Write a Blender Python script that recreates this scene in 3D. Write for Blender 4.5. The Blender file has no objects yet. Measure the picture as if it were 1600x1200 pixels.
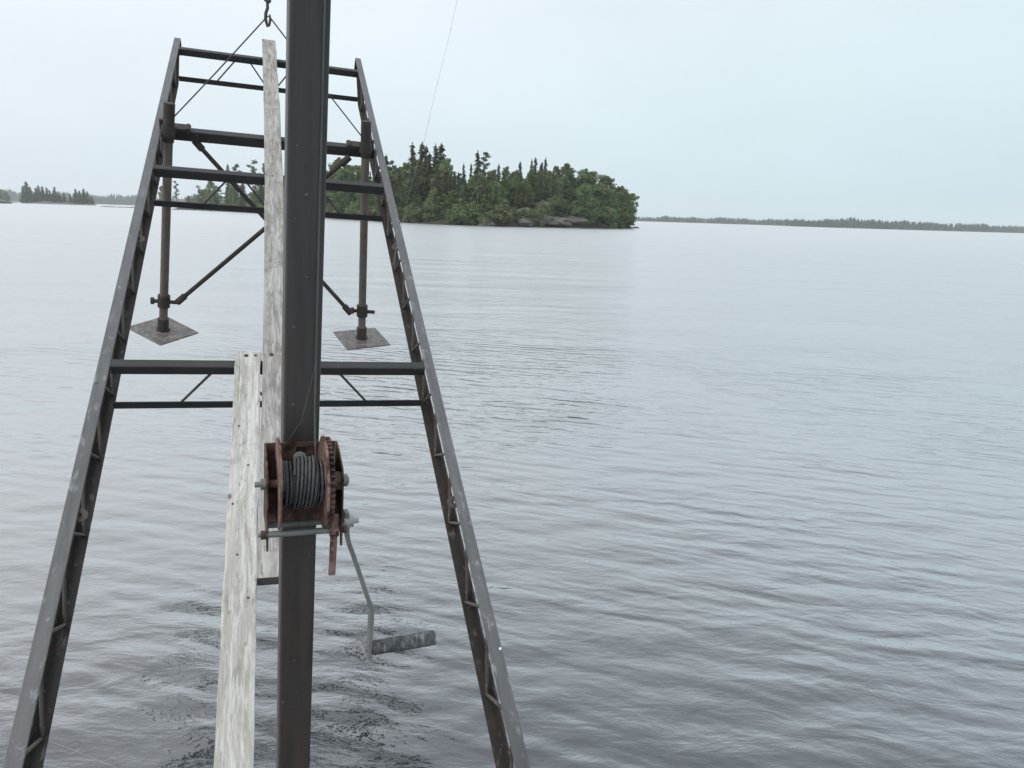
import bpy, bmesh, math, random
import numpy as np
from mathutils import Matrix, Vector, Euler, noise as mnoise

R_ = math.radians
scn = bpy.context.scene
COL = scn.collection
rng = np.random.default_rng(7)
random.seed(7)

# ------------------------------------------------------------------ camera
H = 1.75                                  # eye height over the lake
FPX = 1172.36                             # focal length in pixels of a 1600 px wide frame
CR = np.array([[0.99951985, 0.03098512, 0.0],
               [0.00676339, -0.21817379, 0.97588650],
               [0.03023796, -0.97541792, -0.21827860]])   # rows: world axes seen in camera axes (x right, y down, z ahead)
CR[0] = np.cross(CR[1], CR[2])
cam = bpy.data.cameras.new('camera')
cam.sensor_width = 36.0
cam.lens = FPX / 1600 * 36.0
cam.clip_start = 0.05
cam.clip_end = 12000
camo = bpy.data.objects.new('camera', cam)
COL.objects.link(camo)
m = Matrix.Identity(4)
for i in range(3):
    m[i][0] = CR[i][0]; m[i][1] = -CR[i][1]; m[i][2] = -CR[i][2]
m[2][3] = H
camo.matrix_world = m
scn.camera = camo

# ------------------------------------------------------------------ sky and light
SUN_EL, SUN_AZ = R_(52), R_(-125)         # soft light from high on the left, behind the viewer
world = bpy.data.worlds.new('World')
scn.world = world
world.use_nodes = True
wt = world.node_tree
wt.nodes.clear()
def wn(t, **kw):
    n = wt.nodes.new(t)
    for k, v in kw.items(): setattr(n, k, v)
    return n
out = wn('ShaderNodeOutputWorld'); bg = wn('ShaderNodeBackground')
bg.inputs['Strength'].default_value = 0.1
sky = wn('ShaderNodeTexSky', sky_type='NISHITA', sun_disc=False, sun_elevation=SUN_EL, sun_rotation=SUN_AZ)
sky.air_density = 1.0; sky.dust_density = 4.0; sky.ozone_density = 1.0
tc = wn('ShaderNodeTexCoord')
sep = wn('ShaderNodeSeparateXYZ')
wt.links.new(tc.outputs['Generated'], sep.inputs[0])
ramp = wn('ShaderNodeValToRGB')           # overcast layer: brighter towards the zenith, as a cloudy sky is
cr = ramp.color_ramp
cr.elements[0].position = 0.0; cr.elements[0].color = (0.705, 0.840, 0.905, 1)
cr.elements[1].position = 1.0; cr.elements[1].color = (1.15, 1.235, 1.30, 1)
e = cr.elements.new(0.10); e.color = (0.770, 0.890, 0.945, 1)
e = cr.elements.new(0.30); e.color = (0.895, 0.970, 1.020, 1)
wt.links.new(sep.outputs['Z'], ramp.inputs['Fac'])
# faint cloud bank structure
mp = wn('ShaderNodeMapping'); mp.inputs['Scale'].default_value = (1.0, 1.0, 3.2)
nz = wn('ShaderNodeTexNoise'); nz.inputs['Scale'].default_value = 1.6; nz.inputs['Detail'].default_value = 4
wt.links.new(tc.outputs['Generated'], mp.inputs[0]); wt.links.new(mp.outputs[0], nz.inputs['Vector'])
mr = wn('ShaderNodeMapRange'); mr.inputs['From Min'].default_value = 0.3; mr.inputs['From Max'].default_value = 0.7
mr.inputs['To Min'].default_value = 9.35; mr.inputs['To Max'].default_value = 10.45
wt.links.new(nz.outputs['Fac'], mr.inputs['Value'])
# thinner cloud to the right: a touch bluer; whiter to the left
dotx = wn('ShaderNodeMapRange'); dotx.inputs['From Min'].default_value = -0.55; dotx.inputs['From Max'].default_value = 0.6
wt.links.new(sep.outputs['X'], dotx.inputs['Value'])
tint = wn('ShaderNodeMix', data_type='RGBA')
tint.inputs[6].default_value = (1.09, 1.055, 1.05, 1); tint.inputs[7].default_value = (0.88, 0.935, 0.95, 1)
wt.links.new(dotx.outputs[0], tint.inputs[0])
mul = wn('ShaderNodeMix', data_type='RGBA', blend_type='MULTIPLY'); mul.inputs[0].default_value = 1
wt.links.new(ramp.outputs['Color'], mul.inputs[6]); wt.links.new(tint.outputs[2], mul.inputs[7])
sc = wn('ShaderNodeVectorMath', operation='SCALE')
wt.links.new(mul.outputs[2], sc.inputs[0]); wt.links.new(mr.outputs[0], sc.inputs['Scale'])
mix = wn('ShaderNodeMix', data_type='RGBA'); mix.inputs[0].default_value = 0.93
wt.links.new(sky.outputs[0], mix.inputs[6]); wt.links.new(sc.outputs[0], mix.inputs[7])
wt.links.new(mix.outputs[2], bg.inputs['Color']); wt.links.new(bg.outputs[0], out.inputs['Surface'])

sl = bpy.data.lights.new('sun', 'SUN'); sl.energy = 1.4; sl.angle = R_(40); sl.color = (1.0, 0.965, 0.92)
so = bpy.data.objects.new('sun', sl); COL.objects.link(so)
sd = Vector((math.sin(SUN_AZ) * math.cos(SUN_EL), math.cos(SUN_AZ) * math.cos(SUN_EL), math.sin(SUN_EL)))
so.rotation_euler = sd.to_track_quat('Z', 'Y').to_euler()
so.location = (0, 0, 60)

vs = scn.view_settings
scn.display_settings.display_device = 'sRGB'
vs.view_transform = 'Standard'; vs.look = 'None'; vs.exposure = 0.0; vs.gamma = 1.0; vs.use_curve_mapping = False
scn.cycles.max_bounces = 6; scn.cycles.volume_bounces = 2; scn.cycles.transparent_max_bounces = 8
scn.cycles.volume_max_steps = 32

# ------------------------------------------------------------------ helpers
def tag(o, label=None, cat=None, group=None, kind=None):
    if label: o['label'] = label
    if cat: o['category'] = cat
    if group: o['group'] = group
    if kind: o['kind'] = kind
    return o

def empty(name, mat4, parent=None):
    o = bpy.data.objects.new(name, None); COL.objects.link(o)
    o.empty_display_size = 0.2
    o.matrix_world = mat4
    if parent: o.parent = parent
    return o

def link(name, me, parent=None, mat4=None):
    o = bpy.data.objects.new(name, me); COL.objects.link(o)
    if parent: o.parent = parent
    if mat4 is not None: o.matrix_local = mat4
    return o

class MB:
    """collects shapes into one mesh"""
    def __init__(s): s.v = []; s.f = []; s.sm = []
    def add(s, vs_, fs, smooth=False):
        b = len(s.v)
        s.v += [tuple(p) for p in vs_]
        s.f += [tuple(i + b for i in f) for f in fs]
        s.sm += [smooth] * len(fs)
        return s
    def box(s, x0, x1, y0, y1, z0, z1):
        v = [(x, y, z) for z in (z0, z1) for y in (y0, y1) for x in (x0, x1)]
        return s.add(v, [(0, 2, 3, 1), (4, 5, 7, 6), (0, 1, 5, 4), (2, 6, 7, 3), (0, 4, 6, 2), (1, 3, 7, 5)])
    def tube(s, pts, r, n=10, caps=True, smooth=True):
        pts = [Vector(p) for p in pts]; k = len(pts)
        rr = list(r) if hasattr(r, '__len__') else [r] * k
        t0 = (pts[1] - pts[0]).normalized()
        a = Vector((0, 0, 1)) if abs(t0.z) < 0.9 else Vector((1, 0, 0))
        u = t0.cross(a).normalized()
        V = []
        for i, p in enumerate(pts):
            t = (pts[min(i + 1, k - 1)] - pts[max(i - 1, 0)]).normalized()
            u = (u - t * u.dot(t)).normalized(); w = t.cross(u)
            for j in range(n):
                an = 2 * math.pi * j / n
                V.append(p + (u * math.cos(an) + w * math.sin(an)) * rr[i])
        F = [(i * n + j, i * n + (j + 1) % n, (i + 1) * n + (j + 1) % n, (i + 1) * n + j) for i in range(k - 1) for j in range(n)]
        s.add(V, F, smooth)
        if caps:
            b = len(s.v)
            s.v += [tuple(q) for q in V[:n]] + [tuple(q) for q in V[-n:]]
            s.f += [tuple(b + j for j in reversed(range(n))), tuple(b + n + j for j in range(n))]
            s.sm += [False, False]
        return s
    def prism(s, poly, axis, d0, d1):
        """polygon in two axes, extruded along axis between d0 and d1"""
        def P(a, b, d):
            return {'x': (d, a, b), 'y': (a, d, b), 'z': (a, b, d)}[axis]
        n = len(poly)
        V = [P(a, b, d0) for a, b in poly] + [P(a, b, d1) for a, b in poly]
        return s.add(V, [tuple(reversed(range(n))), tuple(range(n, 2 * n))] + [(i, (i + 1) % n, n + (i + 1) % n, n + i) for i in range(n)])
    def mesh(s, name, mat):
        me = bpy.data.meshes.new(name)
        me.from_pydata(s.v, [], s.f); me.validate()
        for p, q in zip(me.polygons, s.sm): p.use_smooth = q
        bm = bmesh.new(); bm.from_mesh(me)
        bmesh.ops.recalc_face_normals(bm, faces=bm.faces); bm.to_mesh(me); bm.free()
        if mat: me.materials.append(mat)
        return me
    def build(s, name, mat, parent=None, mat4=None, bevel=0, seg=2):
        o = link(name, s.mesh(name, mat), parent, mat4)
        if bevel:
            b = o.modifiers.new('bevel', 'BEVEL'); b.width = bevel; b.segments = seg; b.limit_method = 'ANGLE'; b.angle_limit = R_(40)
        return o

def px_ray(x, y):
    d = np.array([x - 800, y - 600, FPX]) @ CR.T
    return d / FPX
def on_water(x, y):
    d = px_ray(x, y); s = -H / d[2]
    return np.array([d[0] * s, d[1] * s])
def azim(x):                                # sideways offset per metre of distance for an image column at the horizon
    hy = 337.65 + 0.031 * (x - 800)
    d = px_ray(x, hy); return d[0] / d[1]
def rise(x, y):                             # height over the eye per metre of distance (along Y)
    d = px_ray(x, y); return d[2] / d[1]

# ------------------------------------------------------------------ materials
class NT:
    def __init__(s, name):
        s.m = bpy.data.materials.new(name); s.m.use_nodes = True
        s.t = s.m.node_tree
        s.b = s.t.nodes['Principled BSDF']; s.o = s.t.nodes['Material Output']
    def n(s, t, ins=None, **kw):
        n = s.t.nodes.new(t)
        for k, v in kw.items(): setattr(n, k, v)
        for k, v in (ins or {}).items():
            if hasattr(v, 'is_linked') or isinstance(v, bpy.types.NodeSocket): s.t.links.new(v, n.inputs[k])
            else: n.inputs[k].default_value = v
        return n
    def l(s, a, b): s.t.links.new(a, b)
    def coord(s, scale=(1, 1, 1), kind='Object', rot=(0, 0, 0)):
        c = s.n('ShaderNodeTexCoord')
        return s.n('ShaderNodeMapping', {'Vector': c.outputs[kind], 'Scale': scale, 'Rotation': rot}).outputs[0]
    def noise(s, vec, scale, detail=4, rough=0.55, dist=0.0):
        return s.n('ShaderNodeTexNoise', {'Vector': vec, 'Scale': scale, 'Detail': detail, 'Roughness': rough, 'Distortion': dist}).outputs['Fac']
    def rng(s, v, a, b, c=0.0, d=1.0):
        return s.n('ShaderNodeMapRange', {'Value': v, 'From Min': a, 'From Max': b, 'To Min': c, 'To Max': d}).outputs[0]
    def mix(s, f, a, b, blend='MIX'):
        n = s.t.nodes.new('ShaderNodeMix'); n.data_type = 'RGBA'; n.blend_type = blend
        for i, v in ((0, f), (6, a), (7, b)):
            if isinstance(v, bpy.types.NodeSocket): s.l(v, n.inputs[i])
            else: n.inputs[i].default_value = (v if i == 0 else (*v, 1) if len(v) == 3 else v)
        return n.outputs[2]
    def math(s, op, a, b=0.0, c=0.0):
        n = s.t.nodes.new('ShaderNodeMath'); n.operation = op
        for i, v in enumerate((a, b, c)):
            if isinstance(v, bpy.types.NodeSocket): s.l(v, n.inputs[i])
            else: n.inputs[i].default_value = v
        return n.outputs[0]
    def set(s, k, v):
        if isinstance(v, bpy.types.NodeSocket): s.l(v, s.b.inputs[k])
        else: s.b.inputs[k].default_value = (*v, 1) if (hasattr(v, '__len__') and len(v) == 3) else v
    def bump(s, h, strength=0.3, dist=0.01):
        s.set('Normal', s.n('ShaderNodeBump', {'Height': h, 'Strength': strength, 'Distance': dist}).outputs[0])

def steel(name, base, light, rust, rustamt=0.45, rough=0.5, spec=0.5, stretch=(1, 1, 1), specks=0.72, scale=1.0, blots=0):
    """painted steel with pale scuffs, rust blooms and light specks"""
    k = NT(name)
    v = k.coord(stretch); vo = k.coord()
    a = k.noise(v, 9 * scale, 6, 0.65)
    c = k.mix(k.rng(a, 0.35, 0.7), base, light)
    r = k.noise(vo, 14 * scale, 7, 0.7, 0.3)
    c = k.mix(k.rng(r, 1.0 - rustamt, 1.12 - rustamt), c, rust)
    sp = k.noise(vo, 85 * scale, 3, 0.5)
    c = k.mix(k.rng(sp, specks, specks + 0.05, 0, 0.75), c, (0.42, 0.42, 0.42))
    if blots:
        bl = k.noise(k.coord((34, 13, 34)), 1.0, 6, 0.72, 0.4)
        yv = k.n('ShaderNodeSeparateXYZ', {0: vo}).outputs['Y']
        c = k.mix(k.math('MULTIPLY', k.rng(bl, 0.57, 0.63, 0, blots), k.rng(yv, 3.2, 0.2, 0.35, 1.0)), c, (0.30, 0.30, 0.31))
        c = k.mix(k.rng(k.noise(k.coord((5, 2.2, 5)), 1.0, 5, 0.6), 0.5, 0.66, 0, 0.45), c, tuple(q * 0.55 for q in base))
    k.set('Base Color', c); k.set('Roughness', k.rng(a, 0.3, 0.7, rough - 0.1, rough + 0.18))
    k.set('Specular IOR Level', spec)
    k.bump(k.noise(vo, 60 * scale, 5, 0.7), 0.25, 0.002)
    return k.m

M = {}
M['top_steel'] = steel('grey_painted_steel', (0.074, 0.074, 0.078), (0.125, 0.125, 0.129), (0.095, 0.078, 0.065), 0.38, 0.45, stretch=(6, 0.6, 1), specks=0.72, blots=0.6)
M['dark_steel'] = steel('dark_rusted_steel', (0.020, 0.017, 0.015), (0.036, 0.030, 0.026), (0.05, 0.033, 0.024), 0.45, 0.62, 0.3, stretch=(1, 0.5, 1), specks=0.735, blots=0.25)
M['beam_steel'] = steel('blackened_steel', (0.022, 0.022, 0.023), (0.04, 0.04, 0.042), (0.05, 0.04, 0.035), 0.38, 0.52, 0.4, stretch=(0.5, 2, 1))
M['rod_steel'] = steel('dull_rod_steel', (0.04, 0.036, 0.032), (0.09, 0.08, 0.07), (0.12, 0.08, 0.06), 0.45, 0.6)
M['pipe'] = steel('weathered_pipe', (0.095, 0.082, 0.070), (0.155, 0.135, 0.118), (0.10, 0.062, 0.043), 0.46, 0.6, 0.35, stretch=(1, 1, 0.25))
M['clamp'] = steel('rusty_clamp_iron', (0.022, 0.019, 0.018), (0.045, 0.036, 0.03), (0.07, 0.042, 0.03), 0.48, 0.7)
M['plate'] = steel('rusted_foot_plate', (0.036, 0.031, 0.030), (0.19, 0.175, 0.168), (0.085, 0.036, 0.022), 0.49, 0.42, 0.6, specks=0.60, scale=1.6)  # pale tone and specks paint the wet plate's reflections into the colour, over rust
M['rust'] = steel('rust_brown_iron', (0.052, 0.029, 0.023), (0.165, 0.098, 0.078), (0.028, 0.018, 0.015), 0.53, 0.75, 0.3, specks=0.70, scale=3)
M['rust_light'] = steel('pinkish_rust', (0.115, 0.062, 0.048), (0.29, 0.195, 0.17), (0.055, 0.028, 0.021), 0.53, 0.75, 0.3, scale=3)
M['zinc'] = steel('dull_zinc', (0.13, 0.135, 0.125), (0.21, 0.215, 0.20), (0.10, 0.085, 0.07), 0.40, 0.42, 0.6, scale=3)
M['zinc_bright'] = steel('pale_zinc', (0.33, 0.33, 0.32), (0.45, 0.45, 0.44), (0.25, 0.23, 0.2), 0.40, 0.35, 0.6, scale=3)
M['cable'] = steel('steel_wire_rope', (0.052, 0.055, 0.058), (0.105, 0.108, 0.11), (0.03, 0.03, 0.03), 0.45, 0.40, 0.6, scale=4)
M['wire'] = steel('dark_wire', (0.03, 0.03, 0.032), (0.05, 0.05, 0.05), (0.05, 0.04, 0.03), 0.4, 0.55)
M['hoist'] = steel('greenish_wire_rope', (0.045, 0.056, 0.056), (0.075, 0.088, 0.086), (0.05, 0.05, 0.045), 0.42, 0.42)
M['zinc_white'] = NT('chalky_white').m
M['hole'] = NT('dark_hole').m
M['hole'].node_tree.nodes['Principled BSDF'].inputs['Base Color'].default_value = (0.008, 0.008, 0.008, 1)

def post_mat():
    k = NT('dark_post_steel')
    v = k.coord((5, 5, 0.35)); vo = k.coord()
    a = k.noise(v, 6, 6, 0.65)
    c = k.mix(k.rng(a, 0.35, 0.7), (0.021, 0.0195, 0.019), (0.046, 0.043, 0.042))
    c = k.mix(k.rng(k.noise(k.coord((22, 22, 0.8)), 2.0, 5, 0.65), 0.52, 0.68, 0, 0.6), c, (0.062, 0.058, 0.056))     # dried water runs
    c = k.mix(k.rng(k.noise(k.coord((9, 9, 4)), 1.6, 6, 0.7), 0.58, 0.66, 0, 0.55), c, (0.045, 0.030, 0.024))   # rust blooms
    z = k.n('ShaderNodeSeparateXYZ', {0: vo}).outputs['Z']
    wet = k.math('MULTIPLY', k.rng(z, 2.7, 1.6), k.rng(k.noise(v, 3, 5, 0.7), 0.42, 0.62))     # rust rising from the foot
    c = k.mix(wet, c, (0.05, 0.031, 0.024))
    sp = k.noise(vo, 110, 2, 0.5)
    c = k.mix(k.rng(sp, 0.74, 0.78, 0, 0.6), c, (0.30, 0.31, 0.31))
    sc_ = k.noise(k.coord((40, 40, 5), rot=(0.3, 0.2, 0)), 3, 4, 0.6)
    c = k.mix(k.rng(sc_, 0.72, 0.76, 0, 0.35), c, (0.16, 0.14, 0.13))
    k.set('Base Color', c); k.set('Roughness', k.rng(a, 0.3, 0.7, 0.38, 0.55)); k.set('Specular IOR Level', 0.45)
    k.bump(k.noise(vo, 70, 5, 0.7), 0.2, 0.0015)
    return k.m
M['post'] = post_mat()

def wood(name, pale, mid, grey, patch):
    """weathered board: grain runs along local Y"""
    k = NT(name)
    vo = k.coord()
    warp = k.noise(k.coord((3, 1.2, 3)), 3.2, 3, 0.5)
    vg = k.n('ShaderNodeMapping', {'Vector': vo, 'Scale': (90, 2.2, 90)}).outputs[0]
    wv = k.n('ShaderNodeCombineXYZ', {0: k.math('MULTIPLY', warp, 9.0), 1: 0.0, 2: 0.0}).outputs[0]
    vg = k.n('ShaderNodeVectorMath', {0: vg, 1: wv}, operation='ADD').outputs[0]
    g = k.noise(vg, 0.75, 7, 0.68)
    g2 = k.noise(k.coord((26, 1.6, 26)), 1.0, 5, 0.6, 0.8)
    p = k.noise(k.coord((9, 5.0, 9)), 1.3, 6, 0.7, 0.6)
    c = k.mix(k.rng(g, 0.40, 0.60), mid, pale)
    c = k.mix(k.rng(g2, 0.5, 0.68, 0, 0.55), c, mid)
    c = k.mix(k.rng(p, patch, patch + 0.16, 0, 0.65), c, grey)
    fine = k.noise(k.coord((330, 7.0, 330)), 1.0, 4, 0.6)
    c = k.mix(k.rng(fine, 0.50, 0.66, 0, 0.55), c, tuple(q * 0.62 for q in mid))
    flake = k.noise(k.coord((110, 9.0, 110)), 1.0, 4, 0.6, 0.5)
    c = k.mix(k.rng(flake, 0.55, 0.62, 0, 0.6), c, tuple(min(1, q * 1.06) for q in pale))
    dk = k.noise(k.coord((90, 16.0, 90)), 1.1, 5, 0.7, 0.7)
    c = k.mix(k.rng(dk, 0.61, 0.67, 0, 0.75), c, tuple(q * 0.35 for q in grey))
    cracks = k.noise(k.coord((150, 2.0, 150)), 1.0, 3, 0.5)
    c = k.mix(k.rng(cracks, 0.67, 0.72, 0, 0.6), c, (0.13, 0.12, 0.11))
    # knots
    vor = k.n('ShaderNodeTexVoronoi', {'Vector': k.coord((7.5, 4.2, 7.5)), 'Scale': 1.0, 'Randomness': 1.0})
    kn = k.math('MULTIPLY', k.rng(vor.outputs['Distance'], 0.07, 0.035), k.rng(k.n('ShaderNodeSeparateColor', {0: vor.outputs['Color']}).outputs[0], 0.35, 0.40))
    c = k.mix(k.math('MULTIPLY', kn, 0.85), c, (0.10, 0.085, 0.075))
    # a few crosswise saw / strap stains
    yy = k.n('ShaderNodeSeparateXYZ', {0: vo}).outputs['Y']
    st = k.noise(k.n('ShaderNodeCombineXYZ', {0: 0.0, 1: k.math('MULTIPLY', yy, 9.0), 2: 0.0}).outputs[0], 1.0, 2, 0.4)
    c = k.mix(k.rng(st, 0.69, 0.71, 0, 0.35), c, (0.25, 0.235, 0.21))
    k.set('Base Color', c); k.set('Roughness', 0.85); k.set('Specular IOR Level', 0.25)
    hgt = k.math('ADD', g, k.math('MULTIPLY', cracks, -0.6))
    k.bump(hgt, 0.45, 0.003)
    return k.m
M['wood_near'] = wood('bleached_board', (0.56, 0.545, 0.52), (0.37, 0.347, 0.316), (0.205, 0.19, 0.17), 0.53)
M['wood_far'] = wood('grey_patchy_board', (0.45, 0.432, 0.41), (0.275, 0.256, 0.236), (0.155, 0.145, 0.135), 0.45)
M['wood_end'] = NT('dark_board_end').m
_b = M['wood_end'].node_tree.nodes['Principled BSDF']; _b.inputs['Base Color'].default_value = (0.10, 0.092, 0.08, 1); _b.inputs['Roughness'].default_value = 0.9

def grip_mat():
    k = NT('mottled_grip')
    v = k.coord((55, 60, 60)); p = k.noise(v, 1.0, 6, 0.75, 0.8)
    st = k.noise(k.coord((70, 30, 22)), 1.6, 5, 0.65)
    c = k.mix(k.rng(p, 0.38, 0.66), (0.020, 0.021, 0.023), (0.105, 0.112, 0.12))
    c = k.mix(k.rng(st, 0.52, 0.68, 0, 0.75), c, (0.24, 0.255, 0.265))
    k.set('Base Color', c); k.set('Roughness', 0.7)
    k.bump(p, 0.4, 0.002)
    return k.m
M['grip'] = grip_mat()

def leafmat(name, c1, c2, trans=0.25):
    k = NT(name)
    oi = k.n('ShaderNodeObjectInfo')
    p = k.noise(k.coord(), 0.45, 4, 0.6)
    c = k.mix(k.rng(p, 0.35, 0.65), c1, c2)
    hv = k.n('ShaderNodeHueSaturation', {'Color': c, 'Hue': k.rng(oi.outputs['Random'], 0, 1, 0.475, 0.515), 'Value': k.rng(oi.outputs['Random'], 0, 1, 0.95, 1.6), 'Saturation': 1.05}).outputs[0]
    k.set('Base Color', hv); k.set('Roughness', 0.75); k.set('Specular IOR Level', 0.2)
    tl = k.n('ShaderNodeBsdfTranslucent', {'Color': hv})
    k.l(k.n('ShaderNodeMixShader', {0: 0.38, 1: k.b.outputs[0], 2: tl.outputs[0]}).outputs[0], k.o.inputs['Surface'])
    return k.m
M['spruce'] = leafmat('spruce_needles', (0.060, 0.088, 0.050), (0.095, 0.128, 0.070))
M['spruce_brown'] = leafmat('browned_needles', (0.085, 0.076, 0.055), (0.115, 0.10, 0.072))
M['birch'] = leafmat('birch_leaves', (0.118, 0.156, 0.068), (0.150, 0.190, 0.090))
M['alder'] = leafmat('alder_leaves', (0.096, 0.134, 0.060), (0.130, 0.170, 0.080))
M['bush'] = leafmat('shore_bush_leaves', (0.10, 0.13, 0.062), (0.135, 0.165, 0.08))
M['pine'] = leafmat('pine_needles', (0.045, 0.072, 0.036), (0.07, 0.10, 0.052))
def simple(name, c1, c2, scale, rough=0.85, bump=0.0, bscale=None):
    k = NT(name); p = k.noise(k.coord(), scale, 6, 0.65)
    k.set('Base Color', k.mix(k.rng(p, 0.35, 0.65), c1, c2)); k.set('Roughness', rough); k.set('Specular IOR Level', 0.25)
    if bump: k.bump(k.noise(k.coord(), bscale or scale * 4, 6, 0.7), bump, 0.1)
    return k.m
M['bark'] = simple('dark_bark', (0.07, 0.06, 0.05), (0.12, 0.10, 0.085), 3)
M['birch_bark'] = simple('pale_birch_bark', (0.32, 0.31, 0.29), (0.50, 0.49, 0.46), 2)
M['rock'] = simple('lichen_granite', (0.085, 0.080, 0.074), (0.175, 0.162, 0.15), 0.9, 0.9, 0.9, 2.0)
M['wet_rock'] = simple('dark_wet_rock', (0.045, 0.044, 0.042), (0.09, 0.085, 0.08), 0.8, 0.6, 0.5, 2)
M['soil'] = simple('mossy_ground', (0.034, 0.040, 0.024), (0.06, 0.056, 0.04), 0.25, 0.95, 0.5, 1)
M['far_wood'] = simple('distant_forest', (0.020, 0.045, 0.036), (0.034, 0.064, 0.047), 0.03)  # green shifted bluer: part of the distance haze is put into the colour
M['thread'] = simple('dusty_web_thread', (0.33, 0.34, 0.34), (0.45, 0.45, 0.45), 30)

# ------------------------------------------------------------------ water
def water_mat():
    k = NT('lake_water')
    k.t.nodes.remove(k.b)
    geo = k.n('ShaderNodeNewGeometry').outputs['Position']
    def m_(scale, rot): return k.n('ShaderNodeMapping', {'Vector': geo, 'Scale': scale, 'Rotation': (0, 0, rot)}).outputs[0]
    # fading with distance: fine ripples go first
    ln = k.n('ShaderNodeVectorMath', {0: geo}, operation='LENGTH').outputs['Value']
    f1 = k.rng(ln, 3, 30, 1.0, 0.25)
    w1 = k.noise(m_((3.0, 7.0, 1), 0.14), 1.0, 5, 0.56, 0.35)          # ripples, some 20 cm apart
    w2 = k.noise(m_((0.55, 1.5, 1), -0.10), 1.0, 3, 0.5, 0.4)         # slower waves
    w3 = k.noise(m_((0.07, 0.26, 1), 0.05), 1.0, 3, 0.5, 0.5)         # cat's paws
    w4 = k.noise(m_((9, 15, 1), 0.3), 1.0, 3, 0.6, 0.2)               # wrinkles
    calm = k.rng(k.noise(m_((0.28, 0.42, 1), 0.3), 1.0, 2, 0.5), 0.38, 0.58, 0.60, 1.1)            # calmer and livelier patches
    h = k.math('MULTIPLY', k.math('MULTIPLY', w1, calm), 0.0145)
    for sc_, rot, dist, amp, ms in ((2.2, 0.36, 6.0, 0.0038, 0.8), (1.55, 0.24, 5.5, 0.0048, 0.55), (4.2, 0.5, 7.0, 0.0013, 1.3)):   # coherent wavelets in patches
        wv = k.n('ShaderNodeTexWave', {'Vector': m_((0.8, 1, 1), rot), 'Scale': sc_, 'Distortion': dist, 'Detail': 3.5, 'Detail Scale': 1.1, 'Detail Roughness': 0.55}, wave_type='BANDS', bands_direction='Y', wave_profile='SIN').outputs['Fac']
        env = k.math('MULTIPLY', calm, k.rng(k.noise(m_((ms, ms * 1.6, 1), rot), 1.0, 2, 0.5), 0.36, 0.62, 0.25, 1.0))
        h = k.math('ADD', h, k.math('MULTIPLY', k.math('MULTIPLY', wv, env), amp))
    w5 = k.noise(m_((0.16, 0.85, 1), -0.03), 1.0, 4, 0.55, 0.3)        # long streaks farther out
    h = k.math('ADD', h, k.math('MULTIPLY', w5, k.rng(ln, 4, 25, 0.0, 0.13)))
    h = k.math('ADD', h, k.math('MULTIPLY', w2, 0.006))
    h = k.math('ADD', h, k.math('MULTIPLY', k.math('MULTIPLY', w4, f1), 0.0021))
    h = k.math('ADD', h, k.math('MULTIPLY', w3, k.rng(ln, 4, 30, 0.02, 0.30)))
    # rings from scattered rain drops
    for sc_, seed, amp in ((2.6, 0.0, 0.00035), (4.3, 17.3, 0.0004), (7.1, 5.1, 0.0003)):
        vec = k.n('ShaderNodeMapping', {'Vector': geo, 'Scale': (sc_, sc_, 0.0), 'Location': (seed, seed * 0.7, 0)}).outputs[0]
        vor = k.n('ShaderNodeTexVoronoi', {'Vector': vec, 'Scale': 1.0, 'Randomness': 0.9}, voronoi_dimensions='2D')
        d = vor.outputs['Distance']
        s3 = k.n('ShaderNodeSeparateColor', {0: vor.outputs['Color']})
        rad = k.math('MULTIPLY_ADD', s3.outputs[0], 0.13, 0.015)
        x = k.math('SUBTRACT', d, rad)
        env = k.rng(k.math('ABSOLUTE', x), 0.06, 0.0)
        on = k.math('MULTIPLY', k.rng(s3.outputs[1], 0.55, 0.57), s3.outputs[2])
        ring = k.math('MULTIPLY', k.math('MULTIPLY', k.math('SINE', k.math('MULTIPLY', x, 110.0)), env), on)
        far_ = k.rng(ln, 5, 16, 1.0, 0.0)
        h = k.math('ADD', h, k.math('MULTIPLY', k.math('MULTIPLY', ring, far_), amp))
    bp = k.n('ShaderNodeBump', {'Height': h, 'Strength': 1.0, 'Distance': 1.0}).outputs[0]
    body = k.n('ShaderNodeBsdfDiffuse', {'Color': (0.028, 0.033, 0.040, 1), 'Normal': bp})
    rough = k.math('ADD', k.rng(ln, 3.5, 13, 0.02, 0.24), k.rng(ln, 13, 120, 0.0, 0.10))                              # unresolved wavelets widen the mirror with distance
    gl = k.n('ShaderNodeBsdfGlossy', {'Color': (1, 1, 1, 1), 'Roughness': rough, 'Normal': bp})
    fc = k.n('ShaderNodeLayerWeight', {'Blend': 0.5, 'Normal': bp}).outputs['Facing']
    fr = k.n('ShaderNodeValToRGB', {'Fac': fc})
    els = fr.color_ramp.elements
    els[0].position = 0.0; els[0].color = (0.07, 0.07, 0.07, 1)
    els[1].position = 1.0; els[1].color = (0.78, 0.78, 0.78, 1)
    for p_, v_ in ((0.28, 0.115), (0.40, 0.185), (0.56, 0.40), (0.74, 0.65), (0.88, 0.75)):
        e_ = els.new(p_); e_.color = (v_, v_, v_, 1)
    mx = k.n('ShaderNodeMixShader', {0: fr.outputs['Color'], 1: body.outputs[0], 2: gl.outputs[0]})
    k.l(mx.outputs[0], k.o.inputs['Surface'])
    return k.m
M['water'] = water_mat()

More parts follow.
